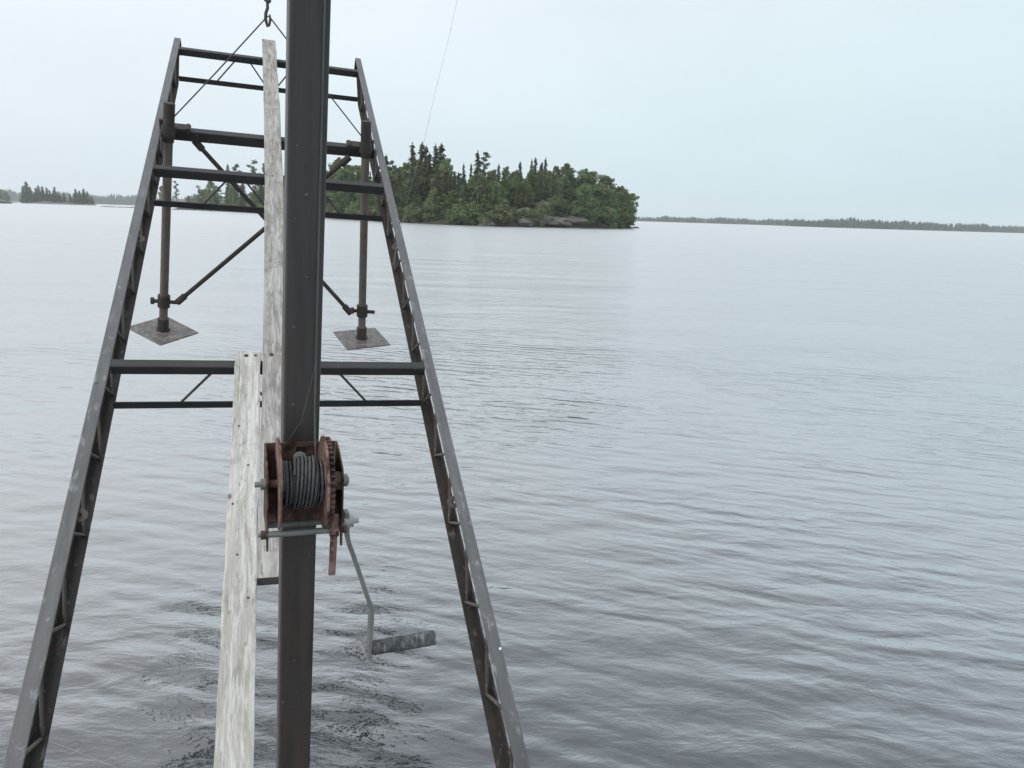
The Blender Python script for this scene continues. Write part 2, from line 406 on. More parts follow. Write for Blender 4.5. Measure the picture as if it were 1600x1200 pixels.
def make_water():
    nr, na = 900, 520
    r = np.concatenate([[0.0], 0.45 * np.exp(np.linspace(0, math.log(1700 / 0.45), nr))])
    a1 = np.linspace(R_(-58), R_(46), na)                 # fine towards the lake, coarse behind
    a2 = np.linspace(R_(46), R_(302), 40)[1:-1]
    a = np.concatenate([a1, a2]); n = len(a)
    rr = r[1:]
    X = rr[:, None] * np.sin(a)[None]; Y = rr[:, None] * np.cos(a)[None]
    Z = np.zeros_like(X)
    da, dr = R_(104) / na, math.log(1700 / 0.45) / nr
    rs = np.random.default_rng(11)
    for i in range(46):                                   # low wind waves running towards the viewer
        lam = 0.16 * (3 ** rs.random()); k = 2 * math.pi / lam
        th = R_(96) + rs.normal() * 0.42
        kx, ky = k * math.cos(th), k * math.sin(th)
        amp = 0.0085 * lam / (2 * math.pi) * (0.7 + 0.6 * rs.random())
        fade = np.clip(lam / (3.2 * np.maximum(rr * dr, rr * da * 0.6)) - 1, 0, 1)[:, None]
        Z += fade * amp * np.sin(kx * X + ky * Y + rs.random() * 6.283)
    Z[:, na:] = 0
    V = np.zeros((1 + nr * n, 3)); V[1:, 0] = X.ravel(); V[1:, 1] = Y.ravel(); V[1:, 2] = Z.ravel()
    i, j = np.meshgrid(np.arange(nr - 1), np.arange(n), indexing='ij')
    j2 = (j + 1) % n
    Q = np.stack([1 + i * n + j, 1 + i * n + j2, 1 + (i + 1) * n + j2, 1 + (i + 1) * n + j], -1).reshape(-1, 4)[:, ::-1]
    T = np.stack([np.zeros(n, int), 1 + (np.arange(n) + 1) % n, 1 + np.arange(n)], -1)
    me = bpy.data.meshes.new('lake_water')
    nl = Q.size + T.size
    me.vertices.add(len(V)); me.vertices.foreach_set('co', V.astype(np.float32).ravel())
    me.loops.add(nl); me.loops.foreach_set('vertex_index', np.concatenate([Q.ravel(), T.ravel()]).astype(np.int32))
    me.polygons.add(len(Q) + len(T))
    starts = np.concatenate([np.arange(len(Q)) * 4, Q.size + np.arange(len(T)) * 3])
    me.polygons.foreach_set('loop_start', starts.astype(np.int32))
    me.polygons.foreach_set('use_smooth', np.ones(len(Q) + len(T), bool))
    me.update(calc_edges=True); me.validate()
    if me.polygons[0].normal.z < 0: me.flip_normals()
    me.materials.append(M['water'])
    return tag(link('lake_water', me), 'grey rippled lake water under an overcast sky', 'lake', kind='structure')
make_water()

# ------------------------------------------------------------------ island terrain
def terrain(name, poly, hmax, slope, step, mat, label, seed, bumps=()):
    poly = np.array(poly, float)
    x0, y0 = poly.min(0) - 6; x1, y1 = poly.max(0) + 6
    xs = np.arange(x0, x1 + step, step); ys = np.arange(y0, y1 + step, step)
    X, Y = np.meshgrid(xs, ys)
    D = np.full(X.shape, 1e9); inside = np.zeros(X.shape, bool)
    for a, b in zip(poly, np.roll(poly, -1, 0)):
        e = b - a; t = np.clip(((X - a[0]) * e[0] + (Y - a[1]) * e[1]) / (e @ e), 0, 1)
        D = np.minimum(D, np.hypot(X - a[0] - t * e[0], Y - a[1] - t * e[1]))
        cond = ((a[1] > Y) != (b[1] > Y)) & (X < (b[0] - a[0]) * (Y - a[1]) / (b[1] - a[1] + 1e-12) + a[0])
        inside ^= cond
    S = np.where(inside, D, -D)
    N = np.array([[mnoise.fractal(Vector((x * 0.11, y * 0.11, seed)), 1.0, 2.0, 4) for x in xs] for y in ys])
    Z = np.where(S > 0, np.minimum(hmax, 0.25 + S * slope) * (1 + 0.35 * N), -0.4 + S * 0.3)
    for bx, by, br, bh in bumps:
        Z += np.where(S > 0, bh * np.exp(-((X - bx) ** 2 + (Y - by) ** 2) / br ** 2) * np.clip(S / 4, 0, 1), 0)
    Z = np.maximum(Z, -1.0)
    ny, nx = X.shape
    V = np.stack([X, Y, Z], -1).reshape(-1, 3)
    keep = (np.maximum.reduce([Z[:-1, :-1], Z[1:, :-1], Z[:-1, 1:], Z[1:, 1:]]) > -0.9)
    F = [(j * nx + i, j * nx + i + 1, (j + 1) * nx + i + 1, (j + 1) * nx + i) for j in range(ny - 1) for i in range(nx - 1) if keep[j, i]]
    me = bpy.data.meshes.new(name); me.from_pydata(V.tolist(), [], F)
    for p in me.polygons: p.use_smooth = True
    me.materials.append(mat)
    o = tag(link(name, me), label, 'island' if 'shore' not in name else 'shore', kind='structure')
    def zat(x, y):
        i = int(np.clip(round((x - x0) / step), 0, nx - 1)); j = int(np.clip(round((y - y0) / step), 0, ny - 1))
        return float(Z[j, i]), float(S[j, i])
    return o, zat

front = [on_water(*q) for q in [(989, 356.8), (965, 357.2), (940, 357.2), (900, 356.3), (860, 355.5), (800, 354.5), (760, 353.5), (720, 352), (680, 350.5), (650, 349),
                               (620, 347.5), (590, 346), (560, 344), (530, 342), (500, 339.7), (465, 337.3), (430, 335), (395, 333), (360, 331.2), (330, 329.7), (300, 328.4), (268, 327.4)]]
back = []
for (x, y), d in zip(reversed(front[3:]), [30] * 6 + [45] * 6 + [60] * 5 + [48, 36]):
    back.append((x * (1 + d / y) + 2, y + d))
island_poly = [tuple(p) for p in front] + back
bx_, by_ = on_water(850, 355.3)
island, isl_z = terrain('island_ground', island_poly, 4.2, 0.20, 1.6, M['soil'], 'rocky wooded ground of the large island', 3.1, bumps=((bx_ + 0.5, by_ + 9, 9, 2.2),))

# ------------------------------------------------------------------ trees
def quads_mesh(name, C_, U, W_, mat):
    """leaf clumps: one diamond-shaped quad per centre"""
    n = len(C_)
    V = np.stack([C_ - U, C_ + W_ * 0.8, C_ + U, C_ - W_ * 0.8], 1).reshape(-1, 3)
    F = np.arange(n * 4).reshape(-1, 4)
    me = bpy.data.meshes.new(name); me.from_pydata(V.tolist(), [], F.tolist())
    me.materials.append(mat)
    return me

def rand_dirs(n, g):
    d = g.normal(size=(n, 3)); return d / np.linalg.norm(d, axis=1, keepdims=True)

def spruce_proto(i, mat, hgt=12.0, narrow=0.17, bare=0.08):
    g = np.random.default_rng(100 + i)
    C_, U, W_ = [], [], []
    nlev = 46
    for L in range(nlev):
        t = bare + (1 - bare) * (L / nlev)
        z = hgt * t
        rad = hgt * narrow * (1 - t) ** 0.8 * (0.86 + 0.3 * g.random()) + 0.12
        nb = max(5, int(9 * (1 - t) + 6))
        for b in range(nb):
            if g.random() < 0.14: continue
            az = g.random() * 6.283; rl = rad * (0.65 + 0.5 * g.random())
            dirv = np.array([math.cos(az), math.sin(az), -0.28 - 0.25 * g.random()])
            ns = max(2, int(rl / 0.24))
            for s in range(ns):
                u = (s + 0.6) / ns
                c = np.array([0, 0, z]) + dirv * rl * u + g.normal(size=3) * 0.07
                C_.append(c)
                wdt = 0.17 + 0.18 * (1 - u)
                U.append(dirv * (0.24 + 0.1 * g.random()) + g.normal(size=3) * 0.06)
                W_.append(np.array([-math.sin(az), math.cos(az), g.normal() * 0.6]) * wdt)
    top = [np.array([0, 0, hgt * (0.93 + 0.022 * q)]) for q in range(5)]
    for c in top:
        C_.append(c); U.append(np.array([0, 0, 0.32])); W_.append(np.array([math.cos(c[2] * 40), math.sin(c[2] * 40), 0]) * 0.17)
    crown = quads_mesh('crown', np.array(C_), np.array(U), np.array(W_), mat)
    tr = MB().tube([(0, 0, -0.6), (0.03, 0, hgt * 0.4), (0, 0, hgt * 0.97)], [0.17, 0.11, 0.02], 6).mesh('trunk', M['bark'])
    return crown, tr, hgt

def leafy_proto(i, mat, hgt=9.0, spread=2.3, base=0.18, nclump=46, bark='birch_bark', per=44, leaf=0.165):
    g = np.random.default_rng(300 + i)
    C_, U, W_ = [], [], []
    mb = MB(); lean = g.normal(size=2) * 0.25
    mb.tube([(0, 0, -0.6), (lean[0] * .4, lean[1] * .4, hgt * 0.45), (lean[0], lean[1], hgt * 0.9)], [0.13, 0.09, 0.03], 6)
    for c in range(nclump):
        t = base + (1 - base) * (c + g.random()) / nclump
        prof = math.sin(math.pi * min(1, max(0.0, (t - base * 0.6) / (1.05 - base * 0.6))) ** 0.85) ** 0.7
        r = spread * prof * math.sqrt(g.random()) * (0.75 + 0.5 * g.random()); az = g.random() * 6.283
        cen = np.array([lean[0] * t + r * math.cos(az), lean[1] * t + r * math.sin(az), hgt * t * 0.97 + g.normal() * 0.2])
        if c % 3 == 0:
            z0 = max(hgt * 0.12, cen[2] - r * 0.9 - 0.3)
            mb.tube([(lean[0] * z0 / hgt, lean[1] * z0 / hgt, z0), tuple(cen)], [0.045, 0.012], 4, caps=False)
        cr_ = (0.36 + 0.34 * g.random()) * (0.6 + 0.5 * prof)
        n = int(per * (0.6 + 0.8 * g.random()))
        p = rand_dirs(n, g) * (g.random((n, 1)) ** 0.45) * cr_ * np.array([1.15, 1.15, 0.8])
        C_.append(cen + p)
        d1 = rand_dirs(n, g); d2 = np.cross(d1, rand_dirs(n, g)); d2 /= np.linalg.norm(d2, axis=1, keepdims=True)
        sz = leaf * (0.6 + 0.8 * g.random((n, 1)))
        U.append(d1 * sz); W_.append(d2 * sz)
    crown = quads_mesh('crown', np.concatenate(C_), np.concatenate(U), np.concatenate(W_), mat)
    return crown, mb.mesh('trunk', M[bark]), hgt

def pine_proto(i, mat, hgt=12.0):
    g = np.random.default_rng(500 + i)
    C_, U, W_ = [], [], []
    mb = MB(); mb.tube([(0, 0, -0.6), (0.15, 0.05, hgt * 0.5), (0.05, 0.1, hgt * 0.98)], [0.18, 0.13, 0.03], 6)
    for b in range(17):
        t = 0.36 + 0.62 * (b + 0.5 * g.random()) / 17
        az = g.random() * 6.283; L = hgt * 0.2 * (1.1 - 0.75 * t) * (0.6 + 0.9 * g.random())
        d = np.array([math.cos(az), math.sin(az), 0.12 + 0.25 * g.random()])
        root = np.array([0.1, 0.06, hgt * t]); tip = root + d * L
        mb.tube([tuple(root), tuple(tip)], [0.05, 0.012], 4, caps=False)
        for q in (0.45, 0.7, 0.95):
            n = 26; cen = root + d * L * q
            C_.append(cen + rand_dirs(n, g) * g.random((n, 1)) ** 0.5 * np.array([0.75, 0.75, 0.36]))
            d1 = rand_dirs(n, g) * np.array([1, 1, 0.45]); d2 = np.cross(d1, rand_dirs(n, g))
            U.append(d1 * 0.25); W_.append(d2 * 0.2)
    crown = quads_mesh('crown', np.concatenate(C_), np.concatenate(U), np.concatenate(W_), mat)
    return crown, mb.mesh('trunk', M['bark']), hgt

def snag_proto(i, hgt=8.0):
    g = np.random.default_rng(700 + i); mb = MB()
    mb.tube([(0, 0, -0.6), (0.05, 0.02, hgt * 0.5), (-0.05, 0, hgt)], [0.11, 0.07, 0.02], 6)
    tw = MB()
    for b in range(22):
        z = hgt * (0.3 + 0.68 * g.random()); az = g.random() * 6.283; L = 0.9 * (1.2 - z / hgt) + 0.25
        tw.tube([(0, 0, z), (math.cos(az) * L, math.sin(az) * L, z + 0.25 * g.normal())], [0.03, 0.012], 4, caps=False)
    return tw.mesh('branches', M['bark']), mb.mesh('trunk', M['bark']), hgt

PROTO = {
    'spruce': [spruce_proto(i, M['spruce'], 12, w) for i, w in enumerate((0.13, 0.16, 0.19, 0.15))],
    'narrow_spruce': [spruce_proto(10 + i, M['spruce'], 12, w, 0.05) for i, w in enumerate((0.135, 0.16))],
    'brown_spruce': [spruce_proto(20 + i, M['spruce_brown'], 12, w) for i, w in enumerate((0.13, 0.155))],
    'birch': [leafy_proto(i, M['birch'], 9.5, s, nclump=74) for i, s in enumerate((2.0, 2.5, 1.7))],
    'alder': [leafy_proto(10 + i, M['alder'], 8.5, s, 0.10, 84, 'bark') for i, s in enumerate((2.6, 3.0, 2.2))],
    'bush': [leafy_proto(20 + i, M['bush'], 2.6, s, 0.02, 20, 'bark', 34, 0.15) for i, s in enumerate((1.3, 1.7))],
    'pine': [pine_proto(i, M['pine']) for i in range(3)],
    'snag': [snag_proto(i) for i in range(2)],
}
NAME = {'spruce': 'spruce_tree', 'narrow_spruce': 'spruce_tree', 'brown_spruce': 'spruce_tree', 'birch': 'birch_tree', 'alder': 'alder_tree', 'bush': 'shore_bush', 'pine': 'pine_tree', 'snag': 'dead_tree'}
CAT = {'bush': 'bush', 'snag': 'dead tree'}
counts = {}
def plant(kind, x, y, z, h, label, group, wide=1.0, parts=True):
    pr = PROTO[kind]; k = counts.get(kind, 0); counts[kind] = k + 1
    crown, trunk, h0 = pr[k % len(pr)]
    s = h / h0; w = s * wide
    mt = Matrix.LocRotScale(Vector((x, y, z)), Euler((random.gauss(0, 0.02), random.gauss(0, 0.02), random.random() * 6.283)), Vector((w, w, s)))
    if parts:
        t = empty(NAME[kind], mt)
        c_ = link(crown.name.split('.')[0], crown, t); link('trunk', trunk, t)
        if kind == 'snag': c_['kind'] = 'stuff'
    else:
        t = link(NAME[kind], crown); t.matrix_world = mt
    return tag(t, label, CAT.get(kind, 'tree'), group)

SKY = [(250, 294), (268, 286), (277, 283), (290, 299), (300, 300), (311, 291), (330, 282), (345, 280), (360, 262), (375, 256), (390, 258), (397, 252), (413, 254), (440, 262), (470, 255), (500, 262), (530, 249), (545, 256),
       (562, 262), (585, 262), (603, 254), (620, 256), (634, 256), (640, 250), (655, 240), (682, 236), (698, 251), (712, 262), (735, 262), (746, 262), (761, 263), (790, 264),
       (811, 262), (833, 262), (850, 260), (866, 260), (885, 258), (904, 265), (921, 268), (946, 276), (970, 291), (985, 303), (992, 330)]
SX, SY = [p[0] for p in SKY], [p[1] for p in SKY]
def skyline(x): return float(np.interp(x, SX, SY))
def px_of(x, y, z):
    c = np.array([x, y, z - H]) @ CR
    return 800 + FPX * c[0] / c[2], 600 + FPX * c[1] / c[2]
def front_y(px):                              # distance of the island's near shore along this column
    best = None
    for a, b in zip(front, front[1:]):
        pa, pb = px_of(a[0], a[1], 0)[0], px_of(b[0], b[1], 0)[0]
        if min(pa, pb) <= px <= max(pa, pb):
            t = (px - pa) / (pb - pa + 1e-9); return a[1] + (b[1] - a[1]) * t
    return None

# prominent trees on the skyline: (column, top row, kind, metres behind the shore, width factor, label)
HERO = [
    (644.6, 226, 'brown_spruce', 22, 1.0, 'tall thin brownish spruce left of the twin green spires on the island'),
    (658, 225, 'narrow_spruce', 20, 1.1, 'tall narrow green spruce just right of the brownish spire'),
    (664.5, 229, 'narrow_spruce', 23, 0.9, 'thin spruce spire squeezed beside the tall narrow green spruce'),
    (671, 240, 'narrow_spruce', 17, 1.0, 'lower spruce spire between the two highest spruce pairs'),
    (680.5, 227, 'spruce', 19, 0.85, 'left one of the closely paired highest dark spruces on the island'),
    (686.5, 226, 'narrow_spruce', 24, 1.25, 'right one of the closely paired highest dark spruces on the island'),
    (698, 249, 'birch', 16, 1.0, 'rounded light green birch just right of the highest spruces'),
    (689, 255, 'birch', 12, 0.9, 'pale green birch in front of the highest paired spruces'),
    (634, 253, 'birch', 18, 0.9, 'grey green round birch left of the brownish spire'),
    (603, 243, 'narrow_spruce', 20, 0.9, 'spruce spire beside the right rail of the gangway'),
    (613, 251, 'pine', 22, 0.8, 'ragged pine next to the right rail of the gangway'),
    (723, 257, 'narrow_spruce', 25, 0.7, 'small thin spire left of the dark broad spruce'),
    (735, 257, 'narrow_spruce', 24, 0.7, 'small thin spire close to the left of the dark broad spruce'),
    (746, 238, 'spruce', 18, 0.95, 'dark broad spruce standing alone above the island canopy'),
    (754, 236, 'pine', 22, 0.85, 'open ragged pine right behind the dark broad spruce'),
    (777, 257, 'narrow_spruce', 22, 0.8, 'thin spire right of the ragged pine'),
    (790, 261, 'birch', 20, 0.8, 'round topped birch right of the thin spire'),
    (811, 254, 'narrow_spruce', 20, 0.9, 'single spruce spire in the middle of the island canopy'),
    (799, 268, 'alder', 13, 1.0, 'leafy tree filling the gap left of the single middle spire'),
    (806, 266, 'birch', 11, 0.9, 'light leafy tree below the single middle spire'),
    (828.5, 250, 'spruce', 20, 0.6, 'leftmost spruce of the dark clump above the rock ledge'),
    (833, 247, 'narrow_spruce', 23, 0.8, 'thin highest spire of the dark clump above the rock ledge'),
    (841, 254, 'brown_spruce', 18, 1.1, 'brownish spruce inside the dark clump above the rock ledge'),
    (849, 248, 'spruce', 21, 0.7, 'rightmost spruce of the dark clump above the rock ledge'),
    (866, 258, 'birch', 19, 0.8, 'birch directly right of the dark spruce clump'),
    (885, 257, 'birch', 18, 1.1, 'broad birch crown high on the right half of the island'),
    (904, 263, 'birch', 17, 1.0, 'birch on the falling right skyline next to the broad birch crown'),
    (921, 267, 'alder', 16, 1.0, 'leafy tree midway down the falling right skyline'),
    (946, 275, 'alder', 12, 1.0, 'leafy tree low on the falling right skyline'),
    (968, 290, 'alder', 8, 1.0, 'round leafy tree near the right tip of the island'),
    (983, 301, 'alder', 3.5, 0.75, 'last leafy tree overhanging the right tip of the island'),
    (981, 322, 'alder', 1.2, 1.0, 'short leafy tree at the very right tip of the island'),
    (413, 254, 'pine', 14, 0.7, 'tall pine beside the upright grey board'),
    (396, 250, 'pine', 16, 0.7, 'ragged pine left of the upright grey board'),
    (374, 255, 'pine', 18, 0.8, 'flat topped pine seen between the gangway cross beams'),
    (359, 258, 'narrow_spruce', 18, 0.8, 'thin spire seen between the gangway cross beams'),
    (330, 281, 'birch', 10, 1.0, 'round leafy tree low on the left arm of the island'),
    (311, 289, 'pine', 10, 0.8, 'small open pine on the left arm of the island'),
    (277, 283, 'pine', 10, 0.8, 'spreading pine beside the left support leg of the gangway'),
    (255, 291, 'birch', 6, 0.8, 'small leafy tree at the left end of the island'),
    (530, 246, 'alder', 16, 1.0, 'round crowned tree just right of the steel post'),
    (555, 257, 'alder', 14, 1.0, 'leafy tree behind the right support leg of the gangway'),
]
G_HERO = 'trees that stand out on the island skyline'
for px, py, kind, d, wf, lab in HERO:
    fy = front_y(min(max(px, 269), 988)) or 350
    if fy > 200: d *= 1.6
    y = fy + d; x = azim(px) * y
    z, s = isl_z(x, y); z = max(z, 0.2)
    h = H + rise(px, py) * y - z
    plant(kind, x, y, z, h, lab, G_HERO, wf * (1.3 if 'spruce' in kind else 1.0))

FILL = {'spruce': 'dark green spruce', 'narrow_spruce': 'slim dark spruce', 'brown_spruce': 'brownish spruce', 'birch': 'light green birch', 'alder': 'mid green leafy tree',
        'pine': 'open crowned pine', 'snag': 'bare dead tree', 'bush': 'low green bush'}
PLURAL = {'spruce': 'spruces', 'narrow_spruce': 'slim spruces', 'brown_spruce': 'brownish spruces', 'birch': 'birches', 'alder': 'leafy trees', 'pine': 'pines', 'snag': 'dead trees', 'bush': 'bushes'}
ZONES = [(330, 'on the island left arm'), (445, 'seen left of the steel post'), (565, 'between the steel post and the right rail'), (640, 'right beside the right rail'), (700, 'below the highest spruce spires'),
         (770, 'below the lone dark spruce'), (800, 'left of the rock ledge'), (870, 'behind the rock ledge'), (935, 'right of the rock ledge'), (2000, 'near the island right tip')]
def describe(kind, px, d, h, y):
    zone = next(z for lim, z in ZONES if px < lim)
    size = '' if kind in ('bush', 'alder') and d >= 5 else '' if kind == 'bush' else ('short ' if h < 5.2 else 'tall ' if h > 8.5 else '')
    row = 'at the waterline' if d < 5 else 'in the front trees' if d < 13 else 'in the back trees'
    if kind == 'bush': row = 'at the waterline' if d < 2.5 else 'just above the shore'
    return '%s%s %s %s' % (size, FILL[kind], row, zone), '%s %s' % (PLURAL[kind], zone)
ROCKGAP = (796, 932)
def grow(n, x0, x1, d0, d1, lo, hi, weights, seed):
    g = random.Random(seed); kinds = list(weights); w = list(weights.values())
    done = 0; tries = 0
    while done < n and tries < n * 6:
        tries += 1
        px = g.uniform(x0, x1); fy = front_y(min(max(px, 269), 988))
        if fy is None: continue
        d = g.uniform(d0, d1) * (1.7 if fy > 200 else 1.0)
        y = fy + d; x = azim(px) * y
        z, s = isl_z(x, y)
        if s < 0.6: continue
        if ROCKGAP[0] < px < ROCKGAP[1] and d < 7 and g.random() < 0.72: continue
        kind = g.choices(kinds, w)[0]
        top = skyline(px) + g.uniform(2, 20)
        zmax = H + rise(px, top) * y
        h = g.uniform(lo, hi) * (0.75 if kind in ('birch', 'alder') else 1.0)
        h = min(h, zmax - z)
        if h < 1.6: continue
        lab, grp = describe(kind, px, d, h, y)
        plant(kind, x, y, z - 0.1, h, lab, grp, g.uniform(0.85, 1.25))
        done += 1
grow(95, 560, 975, 12, 30, 9, 16, {'spruce': 4, 'narrow_spruce': 3, 'birch': 4, 'alder': 3, 'pine': 1.5, 'brown_spruce': 1}, 1)
grow(85, 540, 985, 3, 14, 5, 11, {'spruce': 4, 'narrow_spruce': 4, 'birch': 4, 'alder': 4, 'snag': 0.7, 'brown_spruce': 1.2, 'pine': 1}, 2)
grow(26, 900, 985, 1, 10, 5, 10, {'alder': 4, 'birch': 2}, 3)
grow(95, 290, 560, 2, 26, 7, 15, {'spruce': 3, 'pine': 3, 'birch': 3, 'alder': 3, 'narrow_spruce': 1}, 4)
def bushes(n, seed):
    g = random.Random(seed); done = 0
    while done < n:
        px = g.uniform(300, 984); fy = front_y(px); d = g.uniform(0.4, 5)
        if ROCKGAP[0] < px < ROCKGAP[1] and g.random() < 0.42: continue
        y = fy + d; x = azim(px) * y; z, s = isl_z(x, y)
        if s < 0.2: continue
        lab, grp = describe('bush', px, d, 2, y)
        plant('bush', x, y, z - 0.15, g.uniform(1.4, 3.6), lab, grp, g.uniform(0.8, 1.3), parts=False); done += 1
bushes(150, 9)

# ------------------------------------------------------------------ rocks
def rock(name, x, y, z, sx, sy, sz, label, mat, seed, cat='rock', detail=3):
    bm = bmesh.new(); bmesh.ops.create_icosphere(bm, subdivisions=detail, radius=1)
    for v in bm.verts:
        p = v.co * 1.0
        n = mnoise.fractal(p * 1.3 + Vector((seed * 3.1, seed, 0)), 1.0, 2.0, 4)
        c = mnoise.cell(p * 2.1 + Vector((seed, 0, seed)))
        v.co = p * (1 + 0.28 * n + 0.10 * c)
        v.co.z = max(v.co.z, -0.5)
    me = bpy.data.meshes.new(name); bm.to_mesh(me); bm.free()
    me.materials.append(mat)
    o = link(name, me); o.location = (x, y, z); o.scale = (sx, sy, sz); o.rotation_euler.z = seed * 1.7
    return tag(o, label, cat)
def isl_rock(px, d, zoff, sx, sy, sz, label, seed):
    y = front_y(px) + d; x = azim(px) * y; z, s = isl_z(x, y)
    rock('rock_outcrop', x, y, z + zoff, sx, sy, sz, label, M['rock'], seed)
isl_rock(818, 1.8, 0.0, 2.6, 1.6, 0.85, 'pale pinkish boulder at the left end of the rock ledge', 1)
isl_rock(843, 2.0, 0.1, 3.6, 1.8, 1.05, 'broad grey rock face at the waterline under the dark spruce clump', 2)
isl_rock(872, 1.8, 0.1, 4.0, 1.6, 0.9, 'long grey rock face in the middle of the ledge', 3)
isl_rock(900, 1.6, 0.1, 3.2, 1.5, 0.85, 'grey boulder at the right end of the rock ledge', 4)
isl_rock(822, 6.0, 0.3, 3.0, 2.0, 0.8, 'upper left pinkish rock shelf above the ledge', 5)
isl_rock(850, 6.5, 0.2, 2.6, 2.0, 0.9, 'upper right pinkish rock shelf above the ledge', 6)
isl_rock(760, 1.0, 0.0, 1.6, 1.0, 0.7, 'small pale boulder at the waterline in the island middle', 7)
isl_rock(747, 12, 2.2, 1.5, 1.2, 1.4, 'small rock knob showing among the trees below the dark spruce', 8)
isl_rock(655, 1.0, 0.0, 1.7, 1.0, 0.6, 'low rock at the waterline below the highest spruces', 9)
p_ = on_water(993, 356.4)
rock('shore_rock', p_[0], p_[1], 0.02, 1.6, 0.8, 0.35, 'flat dark rock off the right tip of the island', M['wet_rock'], 10)

# ------------------------------------------------------------------ far shores and islet
def strip_shore(name, prof, dist, depth, label):
    """low hill whose skyline passes just under the tree line; prof = (column, ground height)"""
    V, F = [], []
    for px, hh, dd in prof:
        for k, (f, z) in enumerate(((0, -0.6), (0.03, 0.4), (0.4, hh * 0.8), (0.8, hh), (1.3, -0.6))):
            y = dd + depth * f; V.append((azim(px) * y, y, z))
    n = len(prof)
    for i in range(n - 1):
        for k in range(4): a = i * 5 + k; F.append((a, a + 5, a + 6, a + 1))
    me = bpy.data.meshes.new(name); me.from_pydata(V, [], F)
    for p in me.polygons: p.use_smooth = True
    me.materials.append(M['soil'])
    bm = bmesh.new(); bm.from_mesh(me); bmesh.ops.recalc_face_normals(bm, faces=bm.faces); bm.to_mesh(me); bm.free()
    return tag(link(name, me), label, 'shore', kind='structure')

def far_forest(name, prof, depth, n, hmin, hmax, label, seed, top):
    """one mass of small trees; the crowns follow the skyline rows in top=[(column,row)]"""
    g = np.random.default_rng(seed)
    px = g.uniform(prof[0][0], prof[-1][0], n)
    dd = np.interp(px, [p[0] for p in prof], [p[2] for p in prof]); gh = np.interp(px, [p[0] for p in prof], [p[1] for p in prof])
    f = g.random(n) ** 1.2 * 0.85
    V, F = [], []
    for i in range(n):
        y = dd[i] + depth * (0.015 + f[i]); x = azim(px[i]) * y
        z = gh[i] * min(1, f[i] / 0.6)
        row = np.interp(px[i], [t[0] for t in top], [t[1] for t in top])
        zt = H + rise(px[i], row) * y
        h = max(2.5, (zt - z) * (0.50 + 0.5 * g.random() ** 1.3) * (0.9 + 0.16 * math.sin(px[i] * 0.11) * math.sin(px[i] * 0.043 + 1)))
        if g.random() < 0.03: h *= 1.18
        conif = g.random() < 0.5
        lev = 4 if conif else 3
        for k in range(lev):
            a0 = g.random() * 6.283; b = len(V)
            if conif:
                zb, ztp, r = z + h * k / (lev + 0.5), z + h * min(1, (k + 1.7) / (lev + 0.5)), h * 0.17 * (1.1 - k / lev)
            else:
                zb, ztp, r = z + h * (0.1 + 0.22 * k), z + h * min(1.0, 0.5 + 0.26 * k), h * 0.30 * (1.0 - 0.25 * k)
            m_ = 5
            for q in range(m_):
                an = a0 + 6.283 * q / m_; rr_ = r * (0.7 + 0.6 * g.random())
                V.append((x + rr_ * math.cos(an), y + rr_ * math.sin(an), zb + g.random() * 0.08 * h))
            V.append((x + g.normal() * 0.1 * r, y, ztp))
            F += [(b + q, b + (q + 1) % m_, b + m_) for q in range(m_)]
            if not conif: F.append(tuple(b + q for q in reversed(range(m_))))
    me = bpy.data.meshes.new(name); me.from_pydata(V, [], F); me.materials.append(M['far_wood'])
    return tag(link(name, me), label, 'forest', kind='stuff')

PR = [(930, 2, 1150), (992, 2, 1150), (1100, 3, 1150), (1195, 3, 1150), (1240, 3, 900), (1330, 5, 860), (1450, 5, 880), (1540, 4, 1000), (1620, 4, 1150), (1700, 4, 1200)]
strip_shore('far_shore', PR, None, 160, 'low far shore on the right side of the lake')
TR = [(930, 336), (992, 336.5), (1060, 337), (1110, 337.5), (1180, 340), (1240, 341), (1290, 339.5), (1330, 338.5), (1400, 342), (1450, 345), (1500, 347), (1560, 349), (1620, 351.5), (1700, 354)]
far_forest('far_forest', PR, 150, 2600, 6, 12, 'continuous blue green forest on the low far shore at right', 21, TR)
PL = [(-150, 6, 1420), (0, 6, 1420), (100, 6, 1420), (200, 5, 1420), (300, 4, 1420), (420, 3, 1420)]
strip_shore('far_shore', PL, None, 200, 'low far shore behind the small islet at left')
TL = [(-150, 290), (0, 294), (40, 297), (100, 298), (150, 300), (200, 302), (260, 304), (420, 308)]
far_forest('far_forest', PL, 180, 1700, 8, 14, 'continuous grey green forest on the far shore at left', 22, TL)

